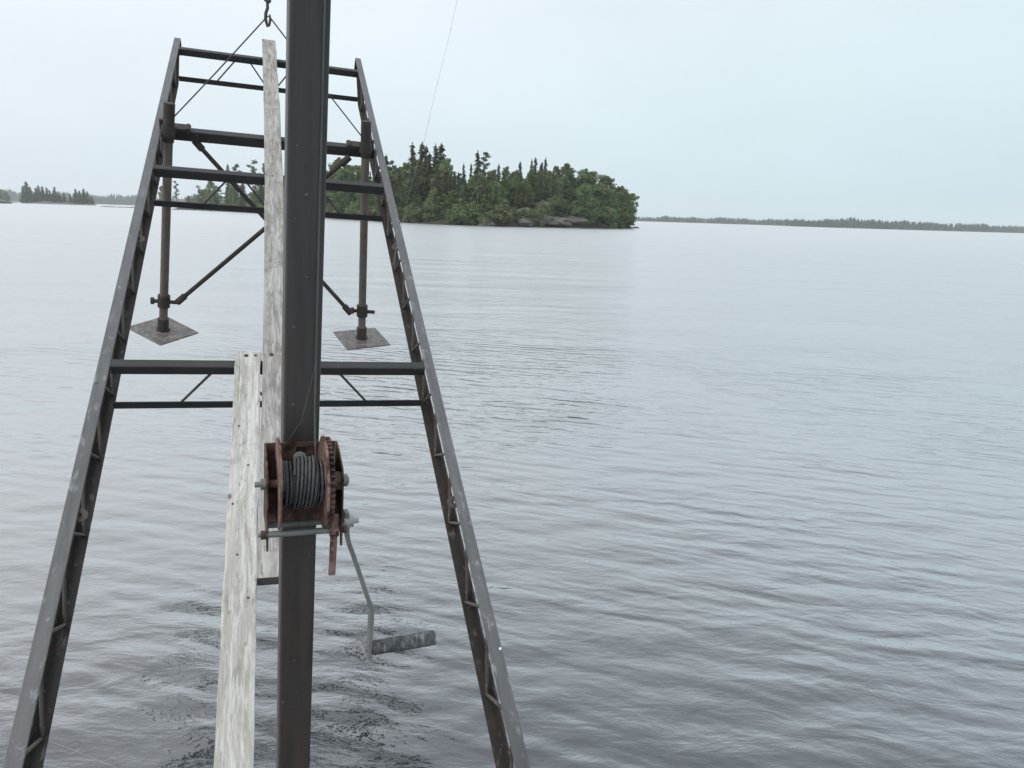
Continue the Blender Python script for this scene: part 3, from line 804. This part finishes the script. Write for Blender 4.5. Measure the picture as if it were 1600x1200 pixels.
# islet on the left with its row of spruces
D_IS = 600.0
c0, c1 = azim(30) * D_IS, azim(152) * D_IS
islet_poly = [(c0, D_IS), (c0 + 14, D_IS - 10), (c0 + 40, D_IS - 14), (c1 - 26, D_IS - 12), (c1, D_IS - 4), (c1 - 2, D_IS + 4), (c1 - 30, D_IS + 16), (c0 + 20, D_IS + 16)]
islet, it_z = terrain('islet_ground', islet_poly, 1.6, 0.16, 2.0, M['rock'], 'low rocky ground of the small islet at left', 8.8)
IS = [(38, 288, 'spruce', 'short spruce at the left end of the small islet'), (43.5, 281, 'narrow_spruce', 'tallest thin spruce at the left end of the small islet'), (49, 289, 'spruce', 'spruce right beside the tallest thin spire of the islet'),
      (57, 291, 'spruce', 'low spruce in the left gap of the islet row'), (62, 287, 'spruce', 'left spruce of the dark central clump on the islet'), (68, 288, 'spruce', 'second spruce of the dark central clump on the islet'),
      (75, 290, 'narrow_spruce', 'slim spruce in the middle of the islet row'), (80, 294, 'spruce', 'lower spruce right of the islet middle'), (87, 289, 'narrow_spruce', 'pointed spruce right of the islet middle'),
      (93, 296, 'spruce', 'low spruce before the right clump of the islet'), (101, 298, 'spruce', 'stunted spruce in the right gap of the islet row'), (110, 299, 'spruce', 'stunted spruce left of the right clump of the islet'),
      (119, 292, 'spruce', 'left spruce of the right clump on the islet'), (125, 295, 'spruce', 'middle spruce of the right clump on the islet'), (132, 292, 'spruce', 'tall spruce of the right clump on the islet'),
      (138, 296, 'spruce', 'sloping right spruce of the right clump on the islet'), (144, 303, 'spruce', 'last small spruce at the right end of the islet')]
for px, py, kind, lab in IS:
    y = D_IS + random.uniform(-3, 6); x = azim(px) * y; z, s = it_z(x, y)
    z = max(z, 0.2)
    plant(kind, x, y, z, H + rise(px, py + 3.0) * y - z, lab, 'spruces on the small islet', 2.1, parts=False)
# wooded point at the left frame edge
D_P = 640.0
pt_poly = [(azim(-120) * D_P, D_P - 10), (azim(8) * D_P, D_P - 6), (azim(15) * D_P, D_P + 4), (azim(6) * D_P, D_P + 20), (azim(-120) * D_P, D_P + 30)]
pt, pt_z = terrain('point_ground', pt_poly, 1.6, 0.12, 2.5, M['soil'], 'wooded point entering at the left edge', 5.5)
for i, (px, py) in enumerate([(-20, 288), (-8, 290), (-1, 290), (5, 293), (10, 296), (13, 300)]):
    y = D_P + random.uniform(2, 10); x = azim(px) * y; z, s = pt_z(x, y); z = max(z, 0.2)
    plant('alder', x, y, z, H + rise(px, py + 3.0) * y - z, 'dark leafy tree on the wooded point at the left frame edge', 'trees on the wooded point', 0.9, parts=False)
# shoals
y_ = 430.0
rock('shoal_rock', azim(3) * y_, y_, 0.0, 5.5, 3.0, 1.5, 'dark domed rock in the water at the left frame edge', M['wet_rock'], 12)
for i, (px, w, lab) in enumerate([(172, 5.5, 'left flat rock of the thin shoal left of the gangway'), (188, 7.0, 'middle flat rock of the thin shoal left of the gangway'), (206, 6.0, 'right flat rock of the thin shoal left of the gangway')]):
    y_ = 400.0; rock('shoal_rock', azim(px) * y_, y_, 0.0, w, 1.2, 0.35, lab, M['wet_rock'], 13 + i)

# ------------------------------------------------------------------ gangway frame (local axes: x across, y up along the ramp, z off its plane)
GB = np.array([[0.94895221, 0.31285866, -0.04011438], [-0.25164345, 0.82760846, 0.50173680], [0.19017170, -0.46602972, 0.86408971]])
GO = np.array([-0.54090027, 1.63789911, 0.55740350])
gm = Matrix.Identity(4)
for i in range(3):
    for j in range(3): gm[i][j] = GB[j][i]
    gm[i][3] = GO[i]
HW = 0.585; TD = 0.2107
V0, V1 = -0.75, 4.40
gang = tag(empty('lifting_gangway', gm), 'open dark steel gangway frame of two tapering trusses raised over the lake', 'gangway')
L_ = 0.038; T_ = 0.005
def bar(name, parts, mat, bevel=0.0015, parent=gang, mat4=None):
    b = MB()
    for p in parts: b.box(*p)
    return b.build(name, mat, parent, mat4, bevel, 1)
for s in (-1, 1):
    def sx(a, b): return (min(s * a, s * b), max(s * a, s * b))
    v1 = V1 if s < 0 else V1 + 0.07
    mb = MB()                                              # top angle: flange and outer leg
    prof = [(HW, 0), (HW - L_, 0), (HW - L_, -T_), (HW - T_, -T_), (HW - T_, -L_), (HW, -L_)]
    mb.prism([(s * a, b) for a, b in prof], 'y', V0, v1)
    mb.build('top_chord', M['top_steel'], gang, None, 0.0012, 1)
    # bottom angle: horizontal flange and an upstanding outer leg, kicked up at the far end
    i0 = HW - 0.0275; o0 = i0 + L_
    mb = MB()
    prof = [(i0, 0), (o0, 0), (o0, L_), (o0 - T_, L_), (o0 - T_, T_), (i0, T_)]
    VV, FF = [], []
    for y, z in ((V0, -TD), (4.18, -TD), (v1 - 0.03, -0.075)):
        VV += [(s * a, y, z + b) for a, b in prof]
    for k in range(2):
        for q in range(6): FF.append((k * 6 + q, k * 6 + (q + 1) % 6, (k + 1) * 6 + (q + 1) % 6, (k + 1) * 6 + q))
    FF += [tuple(range(6)), tuple(range(12, 18))]
    mb.add(VV, FF); mb.build('bottom_chord', M['dark_steel'], gang, None, 0.001, 1)
    bar('end_plate', [(*sx(HW - L_ - 0.002, HW - 0.006), v1 - 0.026, v1 - 0.018, -0.10, -T_ - 0.001)], M['dark_steel'])
MB().tube([(0, 0, 0), (0, 0, 0.0022), (0, 0, 0.003)], [0.0042, 0.0034, 0.001], 9).build('white_dropping', M['zinc_white'], gang, Matrix.Translation((0.5795, 0.075, 0.0)))
# zigzag web rods: two shared shapes
per = 0.3115; dz = TD - 0.012
rl = math.hypot(per / 2, dz)
rod = MB().tube([(0, 0, -rl / 2), (0, 0, rl / 2)], 0.0052, 7).mesh('web_rod', M['rod_steel'])
for s in (-1, 1):
    off = 0.09 if s < 0 else 0.045
    for k in range(-2, 14):
        for d in (-1, 1):
            y = off + k * per + d * per / 4
            ang = math.atan2(d * per / 2, dz)
            mt = Matrix.LocRotScale(Vector((s * 0.572, y, -TD / 2 - 0.001 + 0.0012 * d)), Euler((-ang + random.gauss(0, 0.03), random.gauss(0, 0.02), 0)), None)
            if y < V1 - 0.12: link('web_rod', rod, gang, mt)
# cross frames: upper angle, lower angle, zigzag rods
xi = HW - L_ - 0.001
def cross_frame(v, hgt, top_z=-0.0005):
    bar('cross_beam', [(-xi, xi, v, v + T_, top_z - hgt, top_z), (-xi, xi, v + T_, v + 0.038, top_z - T_, top_z)], M['beam_steel'], 0.001)
    zl = -TD + T_ + 0.002
    bar('lower_beam', [(-xi - 0.012, xi + 0.012, v, v + T_, zl, zl + 0.032), (-xi - 0.012, xi + 0.012, v + T_, v + 0.030, zl, zl + T_)], M['beam_steel'], 0.001)
    z0, z1 = zl + 0.008, top_z - hgt + 0.012
    for s in (-1, 1):
        for (a, b) in ((0.345, 0.215), (0.02, 0.135)):
            p0, p1 = Vector((s * a, 0, z0)), Vector((s * b, 0, z1))
            o = MB().tube([p0 - (p0 + p1) / 2, p1 - (p0 + p1) / 2], 0.0048, 7).build('brace_rod', M['rod_steel'], gang)
            o.location = (p0 + p1) / 2 + Vector((0, v + 0.0108, 0))
for v, hg in ((4.2208, 0.040), (2.6723, 0.044), (1.2530, 0.036)): cross_frame(v, hg)
# heavier beam that carries the legs
VL = 3.09
bar('leg_beam', [(-0.535, 0.54, VL, VL + 0.006, -0.052, 0.0), (-0.535, 0.54, VL + 0.006, VL + 0.05, -0.006, 0.0)], M['beam_steel'], 0.001)
# lugs with a hole, welded on the rails
for s, v in ((-1, 0.63), (1, 0.61), (-1, 2.08), (1, 2.13)):
    x = s * 0.544
    b = MB(); n = 8; hs = 0.02
    ring = [(0.006 * math.cos(2 * math.pi * q / n + math.pi / 8), 0.006 * math.sin(2 * math.pi * q / n + math.pi / 8)) for q in range(n)]
    sq = [(hs, 0.41 * hs), (0.41 * hs, hs), (-0.41 * hs, hs), (-hs, 0.41 * hs), (-hs, -0.41 * hs), (-0.41 * hs, -hs), (0.41 * hs, -hs), (hs, -0.41 * hs)]
    sq = [(hs * (1 if a > 0 else -1) if abs(a) > 0.5 * hs or True else a, hs * (1 if c > 0 else -1)) for a, c in [(1, 1), (1, 1), (-1, 1), (-1, 1), (-1, -1), (-1, -1), (1, -1), (1, -1)]]
    sq = [(hs, 0.4 * hs), (0.4 * hs, hs), (-0.4 * hs, hs), (-hs, 0.4 * hs), (-hs, -0.4 * hs), (-0.4 * hs, -hs), (0.4 * hs, -hs), (hs, -0.4 * hs)]
    ring = [(0.0065 * math.cos(math.atan2(c, a)), 0.0065 * math.sin(math.atan2(c, a))) for a, c in sq]
    V = [(a, c, z) for z in (0, 0.005) for a, c in sq] + [(a, c, z) for z in (0, 0.005) for a, c in ring]
    F = []
    for q in range(8):
        r2 = (q + 1) % 8
        F += [(8 + q, 8 + r2, 24 + r2, 24 + q), (q, 16 + q, 16 + r2, r2), (q, 8 + q, 8 + r2, r2), (16 + q, 24 + q, 24 + r2, 16 + r2)]
    b.add(V, F)
    b.build('lug', M['rod_steel'], gang, Matrix.LocRotScale(Vector((x, v, -0.018)), Euler((0.35, 0, 0)), None))

# support legs: pipe through a clamp, with swivel clamp and square foot plate
def leg(T, Bt, side, size, yaw):
    T, Bt = Vector(T), Vector(Bt); ax = (T - Bt).normalized()
    rot = ax.to_track_quat('Z', 'Y')
    up = 0.125
    lm = MB().tube([Bt + ax * 0.004, T + ax * up], 0.0225, 16, caps=False)
    lm.tube([T + ax * (up - 0.004), T + ax * (up - 0.003)], 0.0222, 16)
    lg = lm.build('support_leg', M['pipe'], gang)
    MB().tube([T - ax * 0.06, T + ax * (up + 0.008)], 0.0275, 16).tube([T - ax * 0.035, T + ax * 0.02], 0.036, 12).build('sleeve', M['clamp'], lg)
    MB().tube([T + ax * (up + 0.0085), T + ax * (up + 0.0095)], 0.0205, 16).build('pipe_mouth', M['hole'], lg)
    # foot
    h = size / 2
    f = MB().box(-h, h, -h, h, -0.004, 0.004).build('foot_plate', M['plate'], lg, Matrix.Translation(Bt) @ rot.to_matrix().to_4x4() @ Matrix.Rotation(yaw, 4, 'Z'), 0.0015, 1)
    MB().tube([Bt + ax * 0.0045, Bt + ax * 0.075], 0.030, 14).tube([Bt + ax * 0.0042, Bt + ax * 0.012], 0.036, 14).build('foot_socket', M['clamp'], lg)
    # swivel clamp above the foot
    Cp = Bt + ax * 0.185
    MB().tube([Cp - ax * 0.035, Cp + ax * 0.035], 0.033, 12).tube([Cp + Vector((-0.065, 0, 0)), Cp + Vector((0.075, -0.01, 0))], 0.011, 8) \
        .tube([Cp + Vector((-0.068, 0, 0)), Cp + Vector((-0.05, 0, 0))], 0.02, 6).build('swivel_clamp', M['clamp'], lg)
    return Cp, ax
TL_, BL_ = (-0.5088, 3.0647, 0.012), (-0.6003, 2.814, -1.0978)
TR_, BR_ = (0.4873, 3.0806, 0.02), (0.5301, 2.7693, -1.0951)
def plate_yaw(T, Bt, corner):
    ax = (Vector(T) - Vector(Bt)).normalized(); q = ax.to_track_quat('Z', 'Y').inverted()
    c = q @ (Vector(corner) - Vector(Bt)); return math.atan2(c.y, c.x) - math.pi / 4
CL, axl = leg(TL_, BL_, -1, 0.27, plate_yaw(TL_, BL_, (-0.4232, 2.8154, -1.113)))
CRr, axr = leg(TR_, BR_, 1, 0.275, plate_yaw(TR_, BR_, (0.6987, 2.6704, -1.0606)))
# knuckles on the leg beam and the crossed braces
for s, T in ((-1, TL_), (1, TR_)):
    x = T[0]
    MB().box(x - s * 0.02 - 0.07 * (s > 0), x - s * 0.02 + 0.07 * (s < 0), VL - 0.02, VL + 0.045, 0.001, 0.02) \
        .tube([(x - s * 0.09, VL - 0.03, 0.018), (x - s * 0.09, VL + 0.03, 0.018)], 0.014, 8).tube([(x + s * 0.035, VL + 0.01, 0.0), (x + s * 0.035, VL + 0.01, 0.05)], 0.012, 8) \
        .build('beam_clamp', M['clamp'], gang)
def brace(a, b, name='leg_brace'):
    a, b = Vector(a), Vector(b); d = (b - a).normalized()
    o = MB().tube([a + d * 0.02, b - d * 0.02], 0.0125, 10).build(name, M['clamp'], gang)
    MB().tube([a, a + d * 0.06], 0.019, 8).build('brace_end', M['clamp'], o)
    MB().tube([b - d * 0.06, b], 0.019, 8).build('brace_end', M['clamp'], o)
brace(CL + Vector((0.07, -0.01, 0.0)), Vector((0.405, 3.07, -0.045)))
brace(CRr + Vector((-0.07, -0.03, 0.0)), Vector((-0.395, 3.115, -0.055)))

# ------------------------------------------------------------------ boards
def board(name, quad, thick, mat, label, bow=0.0, n=24, base=0.0015):
    """quad: near-left, near-right, far-left, far-right in ramp axes (x,y)"""
    (a, b, c, d) = [Vector((*q, 0)) for q in quad]
    near = (a + b) / 2; far = (c + d) / 2; Ln = (far - near).length
    y_ = (far - near).normalized(); x_ = Vector((y_.y, -y_.x, 0))
    w = ((b - a).length + (d - c).length) / 4
    m4 = gm @ Matrix(((x_.x, y_.x, 0, near.x), (x_.y, y_.y, 0, near.y), (0, 0, 1, base), (0, 0, 0, 1)))
    mb = MB(); V, F = [], []
    g = random.Random(len(label))
    for i in range(n + 1):
        t = i / n; y = Ln * t; o = bow * math.sin(math.pi * t) ; e = g.gauss(0, 0.0007)
        V += [(-w + o + e, y, 0), (w + o + e, y, 0), (w + o + e * 2, y, thick), (-w + o + e * 2, y, thick)]
    for i in range(n):
        for q in range(4): F.append((i * 4 + q, (i + 1) * 4 + q, (i + 1) * 4 + (q + 1) % 4, i * 4 + (q + 1) % 4))
    F += [(0, 1, 2, 3), tuple(n * 4 + q for q in (3, 2, 1, 0))]
    mb.add(V, F)
    me = mb.mesh(name, mat); me.materials.append(M['wood_end'])
    for p in me.polygons:
        if abs(p.normal.y) > 0.9: p.material_index = 1
    o = link(name, me); o.matrix_world = m4
    bv = o.modifiers.new('bevel', 'BEVEL'); bv.width = 0.0025; bv.segments = 2; bv.limit_method = 'ANGLE'; bv.angle_limit = R_(50)
    return tag(o, label, 'board'), Ln, w
def nail(ob, x, y, z, r=0.0055):
    MB().tube([(x, y, z - 0.004), (x, y, z + 0.0015)], r, 8).build('nail_head', M['clamp'], ob)
TH = 0.038
b1, l1, w1 = board('wooden_board', [(-0.159, -0.70), (-0.0725, -0.70), (-0.1433, 1.293), (-0.0585, 1.293)], TH, M['wood_near'],
                   'bleached pale board, the nearer and shorter one, left of the steel post')
nail(b1, -0.006, l1 - 0.022, TH, 0.008); nail(b1, 0.026, l1 - 0.02, TH, 0.005)
for x, y in ((-0.02, 1.62), (0.012, 1.45), (-0.028, 1.30), (0.022, 0.98), (-0.01, 1.12)): nail(b1, x, y, TH, 0.0032)
b2, l2, w2 = board('wooden_board', [(-0.0648, 0.338), (0.021, 0.338), (-0.0573, 4.475), (0.0265, 4.48)], TH, M['wood_far'],
                   'long greyer patchy board reaching to the far end of the gangway', bow=0.017)
nail(b2, 0.0, 0.94, TH, 0.008); nail(b2, 0.012, 2.28, TH, 0.005)

# ------------------------------------------------------------------ steel post
pa, pb = Vector((-0.4065, 1.2685, 0.6818)), Vector((-0.3116, 1.1830, 2.0466))
pz = Vector((0.0628, -0.0413, 0.9972)).normalized()
p0 = pa - pz * 1.6
py_ = Vector((-p0.x, -p0.y, 0)); py_ = (py_ - pz * py_.dot(pz)).normalized(); px_ = py_.cross(pz).normalized()
px_, pyv = px_, py_
if px_.x < 0: px_ = -px_
# right-handed frame: x to the viewer's right, y away from the viewer, z up
yb = pz.cross(px_).normalized()
pm = Matrix(((px_.x, yb.x, pz.x, p0.x), (px_.y, yb.y, pz.y, p0.y), (px_.z, yb.z, pz.z, p0.z), (0, 0, 0, 1)))
PH = 0.0295
post = MB().prism([(-PH, -PH), (PH, -PH), (PH, PH), (-PH, PH)], 'z', 0, 5.2).build('steel_post', M['post'], None, pm, 0.0045, 3)
tag(post, 'upright dark square steel post carrying the hand winch', 'post')
post.matrix_world = pm

# ------------------------------------------------------------------ hand winch on the post (local mm: x right, y towards the viewer, z up; 0 = drum axle height on the post face)
ZW = None
def post_z(row):                               # height along the post whose front face shows at this image row
    lo, hi = 0.5, 4.5
    for _ in range(50):
        mid = (lo + hi) / 2; p = pm @ Vector((0, -PH, mid))
        if px_of(p.x, p.y, p.z)[1] > row: lo = mid
        else: hi = mid
    return (lo + hi) / 2
zw = post_z(690) - 0.040                       # the back plate's top edge sits 40 mm over the axle
wm = pm @ Matrix.Translation((0, -PH, zw)) @ Matrix(((0.001, 0, 0, 0), (0, -0.001, 0, 0), (0, 0, 0.001, 0), (0, 0, 0, 1)))
# keep a right-handed unit frame and convert in the shapes instead
wf = pm @ Matrix.Translation((0, -PH, zw))
def W3(x, y, z): return (x * 0.001, -y * 0.001, z * 0.001)
winch = tag(empty('hand_winch', wf), 'rusty hand crank winch wound with grey wire rope on the steel post', 'winch')
def wtube(name, a, b, r, mat, n=14, parent=winch, more=(), build=True):
    mb = MB().tube([W3(*a), W3(*b)], r * 0.001, n)
    for (c, d, r2, n2) in more: mb.tube([W3(*c), W3(*d)], r2 * 0.001, n2)
    return mb.build(name, mat, parent, None, 0, 1)
# back plate with a slot (four strips round the hole) and side plates
bp = MB()
for x0, x1, z0, z1 in ((-56, -8, -112, 40), (8, 56, -112, 40), (-8, 8, -112, 10), (-8, 8, 32, 40)):
    bp.box(x0 / 1000, x1 / 1000, -0.0035, -0.0005, z0 / 1000, z1 / 1000)
bpo = bp.build('back_plate', M['rust'], winch)
MB().tube([W3(-2, 3.6, 12), W3(-2, 5.6, 12)], 0.0115, 20).build('washer', M['zinc_bright'], bpo)
MB().tube([W3(-2, 5.7, 12), W3(-2, 11, 12)], 0.0075, 6).build('bolt', M['zinc'], bpo)
MB().tube([W3(-4, 3.6, -84), W3(-4, 8, -84)], 0.0085, 6).build('bolt', M['rust'], bpo)
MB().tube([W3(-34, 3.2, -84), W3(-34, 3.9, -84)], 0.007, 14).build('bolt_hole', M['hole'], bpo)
side = [(0.0008, 0.040), (0.022, 0.040), (0.045, 0.034), (0.086, 0.022), (0.094, 0.008), (0.097, -0.03), (0.100, -0.082), (0.102, -0.104), (0.096, -0.110), (0.090, -0.104), (0.086, -0.090), (0.04, -0.088), (0.0008, -0.088)]
for s in (-1, 1):
    x0, x1 = sorted((s * 0.0565, s * 0.0595))
    sp = MB().prism([(-a, b) for a, b in side], 'x', x0, x1).build('side_plate', M['rust'], winch, None, 0.0006, 1)
AY = 80
wtube('drum_axle', (-66, AY, 0), (66, AY, 0), 6.5, M['rust'], 14)
wtube('axle_nut', (-77, AY, 0), (-68, AY, 0), 4.5, M['zinc'], 10, more=(((-68, AY, 0), (-60, AY, 0), 9.0, 6),))
wtube('axle_bolt', (60.5, AY, 0), (67, AY, 0), 10, M['zinc'], 6, more=(((67, AY, 0), (69, AY, 0), 6, 10),))
# drum: two flanges and the core
def disc(name, x0, x1, r, mat, wob=0.0, n=48, parent=winch):
    V, F = [], []
    for x in (x0, x1):
        for q in range(n):
            a = 2 * math.pi * q / n; rr_ = r * (1 + wob * math.sin(3 * a + 1) * 0.5)
            V.append(W3(x + wob * 60 * math.sin(2 * a), AY + rr_ * math.cos(a), rr_ * math.sin(a)))
    F = [tuple(range(n)), tuple(reversed(range(n, 2 * n)))] + [(q, (q + 1) % n, n + (q + 1) % n, n + q) for q in range(n)]
    return MB().add(V, F).build(name, mat, parent, None, 0.0005, 1)
disc('drum_flange', -42.5, -39.5, 73, M['rust_light'], 0.012)
disc('drum_flange', 27, 30.5, 74, M['rust_light'])
wtube('drum_core', (-39, AY, 0), (27, AY, 0), 24, M['rust'], 20)
# gear wheel with separate teeth round its rim
nt = 44; V, F = [], []
prof = []
for q in range(nt):
    for f, r in ((0.0, 66), (0.22, 66), (0.32, 72), (0.62, 72), (0.75, 66)):
        a = 2 * math.pi * (q + f) / nt; prof.append((-(AY + r * math.cos(a)) / 1000, r * math.sin(a) / 1000))
MB().prism(prof, 'x', 0.0315, 0.0385).build('gear_wheel', M['rust'], winch)
wtube('gear_hub', (39, AY, 0), (56, AY, 0), 15, M['rust'], 16)
# wire rope: wraps of three twisted strands, the outer layer piled towards the flange
def rope(mb, path, r, twist, n=5, strands=3):
    P = [Vector(p) for p in path]; dist = 0.0
    frames = []
    u = None
    for i, p in enumerate(P):
        t = (P[min(i + 1, len(P) - 1)] - P[max(i - 1, 0)]).normalized()
        if u is None: u = t.cross(Vector((1, 0, 0.01))).normalized()
        u = (u - t * u.dot(t)).normalized(); frames.append((p, u, t.cross(u)))
    for k in range(strands):
        dist = 0; pts = []
        for i, (p, a, b) in enumerate(frames):
            if i: dist += (P[i] - P[i - 1]).length
            an = 2 * math.pi * (dist / twist + k / strands)
            pts.append(p + (a * math.cos(an) + b * math.sin(an)) * r * 0.58)
        mb.tube(pts, r * 0.44, n, caps=True)
cb = MB(); turns = 12; pitch = 5.2; seg = 56
path = []
for i in range(turns * seg + 1):
    t = i / seg
    r = 33 + 1.2 * math.sin(t * 1.9)
    a = 2 * math.pi * t
    path.append(W3(-35 + pitch * t + 0.8 * math.sin(a * 0.5 + t), AY + r * math.cos(a), r * math.sin(a)))
rope(cb, path, 0.0029, 0.016, strands=3)
path = []
for i in range(int(6.0 * seg) + 1):             # upper layer crossing aslant
    t = i / seg; r = 39.5 + 0.9 * math.sin(t * 4); a = 2 * math.pi * t + 0.7
    path.append(W3(-20 + 5.8 * t + 3.0 * math.sin(a - 0.5), AY + r * math.cos(a), r * math.sin(a)))
rope(cb, path, 0.0029, 0.016, strands=3)
coil = cb.build('rope_coil', M['cable'], winch)
# tie rod, pinion shaft, pawl
wtube('pinion_shaft', (-60, 58, -82), (66, 58, -82), 5.5, M['zinc'], 14, more=(((31, 58, -82), (56, 58, -82), 10, 12),))
wtube('tie_rod', (-56, 98, -79), (44, 98, -79), 5.2, M['zinc'], 14, more=(((-72, 98, -79), (-56, 98, -79), 3.5, 10),))
wtube('tie_rod_nut', (-68, 98, -79), (-60, 98, -79), 7, M['rust'], 6)
wtube('tie_rod_nut', (60, 98, -79), (66, 98, -79), 6.5, M['rust'], 6)
pw = MB().box(-0.0055, 0.0055, -0.0035, 0.0035, -0.076, 0.030)
pw.tube([(-0.007, 0, 0), (0.007, 0, 0)], 0.0085, 14)
pw.build('ratchet_pawl', M['rust_light'], winch, Matrix.Translation(W3(45, 104, -79)) @ Matrix.Rotation(R_(-3), 4, 'X') @ Matrix.Rotation(R_(1.5), 4, 'Y'), 0.001, 1)
# crank: hub nut, cranked flat arm, grip
ck = MB()
path = [(70, 62, -64), (71, 62, -82), (71.5, 62.5, -100), (73.5, 63, -113), (77, 63.5, -126), (82, 64, -139), (115.5, 66, -240), (118.5, 66, -247), (120, 66, -256), (119.5, 66, -348)]
V, F = [], []
hw_, ht_ = 9.0, 3.9
for i, (x, y, z) in enumerate(path):
    a = Vector(path[max(i - 1, 0)]); b = Vector(path[min(i + 1, len(path) - 1)]); t = (b - a).normalized()
    nx = Vector((t.z, 0, -t.x)).normalized()       # across the thin side
    for sy in (-1, 1):
        for sn in (-1, 1): V.append(W3(x + nx.x * ht_ * sn, y + hw_ * sy, z + nx.z * ht_ * sn))
for i in range(len(path) - 1):
    a = i * 4; b = a + 4
    for q, r in ((0, 1), (1, 3), (3, 2), (2, 0)): F.append((a + q, a + r, b + r, b + q))
F += [(0, 1, 3, 2), tuple(len(V) - 4 + q for q in (2, 3, 1, 0))]
arm = ck.add(V, F).build('crank_arm', M['zinc'], winch, None, 0.001, 1)
MB().tube([W3(66, 62, -82), W3(76, 62, -82)], 0.0135, 6).tube([W3(76, 62, -82), W3(82, 62, -82)], 0.0105, 12).tube([W3(82, 62, -82), W3(91, 62, -82)], 0.005, 10).build('crank_nut', M['zinc_bright'], arm)
gx0 = Vector(W3(124, 66, -334)); gd = Vector((math.cos(R_(2.5)), 0.0, math.sin(R_(2.5)))).normalized()
gl_ = 0.116
pts = [gx0 + gd * gl_ * q / 10 for q in range(11)]
rad = [0.0118, 0.0131, 0.0128, 0.0134, 0.0131, 0.0136, 0.0133, 0.0137, 0.0134, 0.0138, 0.0126]
grip = MB().tube(pts, rad, 20).build('crank_grip', M['grip'], winch)
MB().tube([gx0 - gd * 0.012, gx0 + gd * 0.001], 0.005, 8).build('grip_bolt', M['zinc'], grip)

# hoist rope from the drum up the post face
hr = MB()
a_ = wf @ Vector(W3(20, AY - 30, 26)); topz = 4.9
pts = [wf @ Vector(W3(21, AY - 34, 10)), wf @ Vector(W3(20.5, 14, 60)), wf @ Vector(W3(20.3, 6, 100))]
for q in range(1, 9):
    zz = zw + 0.1 + (topz - zw - 0.1) * q / 8
    pts.append(pm @ Vector((0.0203 - 0.001 * q / 8, -PH - 0.0035, zz)))
hr.tube(pts, 0.0017, 8)
tag(hr.build('hoist_rope', M['hoist']), 'thin greenish hoist rope running up the front face of the steel post', 'rope')

# ------------------------------------------------------------------ lifting bridle, hook and chain
def G(u, v, n): return Vector(tuple(GO + u * GB[0] + v * GB[1] + n * GB[2]))
apex = Vector(tuple(np.array([0, 0, H]) + px_ray(419, 30) * 3.75))
br = tag(empty('lifting_bridle', Matrix.Translation(apex)), 'thin two legged wire bridle holding up the far end of the gangway', 'wire')
def bridle(t):
    d = t - apex; a = Vector((0.018 * (1 if d.x > 0 else -1), 0, -0.002))
    return MB().tube([a, a + (d - a) * 0.5 + Vector((0, 0, -0.004)), d], 0.0035, 6).build('bridle_wire', M['wire'], br)
lw = bridle(G(-0.5088, VL - 0.03, 0.05)); rw = bridle(G(0.4873, VL - 0.02, 0.05))
MB().tube([(-0.018, 0, -0.002), (-0.006, 0, 0.012), (0.006, 0, 0.012), (0.018, 0, -0.002)], 0.0035, 6).build('bridle_eye', M['wire'], br)
hk = tag(empty('lifting_chain', Matrix.Translation(apex)), 'dark hook and link chain holding the bridle at the top of the picture', 'chain')
MB().tube([(0, 0, 0.085), (-0.001, 0, 0.05), (-0.010, 0, 0.03), (-0.013, 0, 0.0), (-0.004, 0, -0.035), (0.004, 0, -0.03), (0.011, 0, 0.0), (0.008, 0, 0.022)], [0.007, 0.008, 0.0085, 0.0085, 0.0065, 0.006, 0.007, 0.004], 8) \
    .tube([(0, -0.012, 0.09), (0, 0.012, 0.09)], 0.016, 10).build('hook', M['wire'], hk)
lk = MB(); pts = []
for q in range(17):
    a = 2 * math.pi * q / 16
    pts.append((0.0085 * math.cos(a), 0, 0.018 * math.sin(a) + (0.008 if math.sin(a) > 0 else -0.008)))
lk.tube(pts, 0.0035, 6, caps=False)
lme = lk.mesh('chain_link', M['wire'])
for q in range(46):
    link('chain_link', lme, hk, Matrix.Translation((0, 0, 0.122 + q * 0.042)) @ Matrix.Rotation(R_(20 + 90 * (q % 2)), 4, 'Z'))

# ------------------------------------------------------------------ spider threads
def thread(pts, r, label, beads=()):
    mb = MB(); P = [Vector(p) for p in pts]
    mb.tube(P, r, 4)
    for t in beads:
        i = min(int(t * (len(P) - 1)), len(P) - 2); f = t * (len(P) - 1) - i
        c = P[i].lerp(P[i + 1], f); mb.tube([c - Vector((0, 0, r * 4)), c, c + Vector((0, 0, r * 4))], [r, r * 5, r], 6)
    return tag(mb.build('spider_thread', M['thread']), label, 'spider thread')
def at(x, y, z): return Vector(tuple(np.array([0, 0, H]) + px_ray(x, y) * z))
thread([at(717, -12, 1.2), at(700, 65, 1.22), at(681, 140, 1.25), at(664, 215, 1.28), at(640, 300, 1.32), at(612, 420, 1.4)], 0.00022, 'nearly invisible beaded spider thread slanting down the open sky', (0.15, 0.37, 0.53))
thread([wf @ Vector(W3(22, 4, 185)), wf @ Vector(W3(-4, 40, 90)), wf @ Vector(W3(-36, 62, 50))], 0.00007, 'fine spider thread slanting over the post above the winch', (0.6,))
thread([at(78, 1158, 1.62), at(115, 1172, 1.6), at(180, 1199, 1.55), at(230, 1222, 1.5)], 0.0003, 'pale spider thread low beside the left rail', (0.3,))

# ------------------------------------------------------------------ haze
k = NT('damp_air'); k.t.nodes.remove(k.b)
pv = k.n('ShaderNodeVolumePrincipled', {'Color': (0.97, 0.985, 0.99, 1), 'Density': 0.00026, 'Anisotropy': 0.0})
k.l(pv.outputs[0], k.o.inputs['Volume'])
hz = MB().box(-1720, 1720, -1720, 1720, -2.6, 40).build('haze', k.m)
tag(hz, 'pale damp air over the lake', 'haze', kind='stuff')
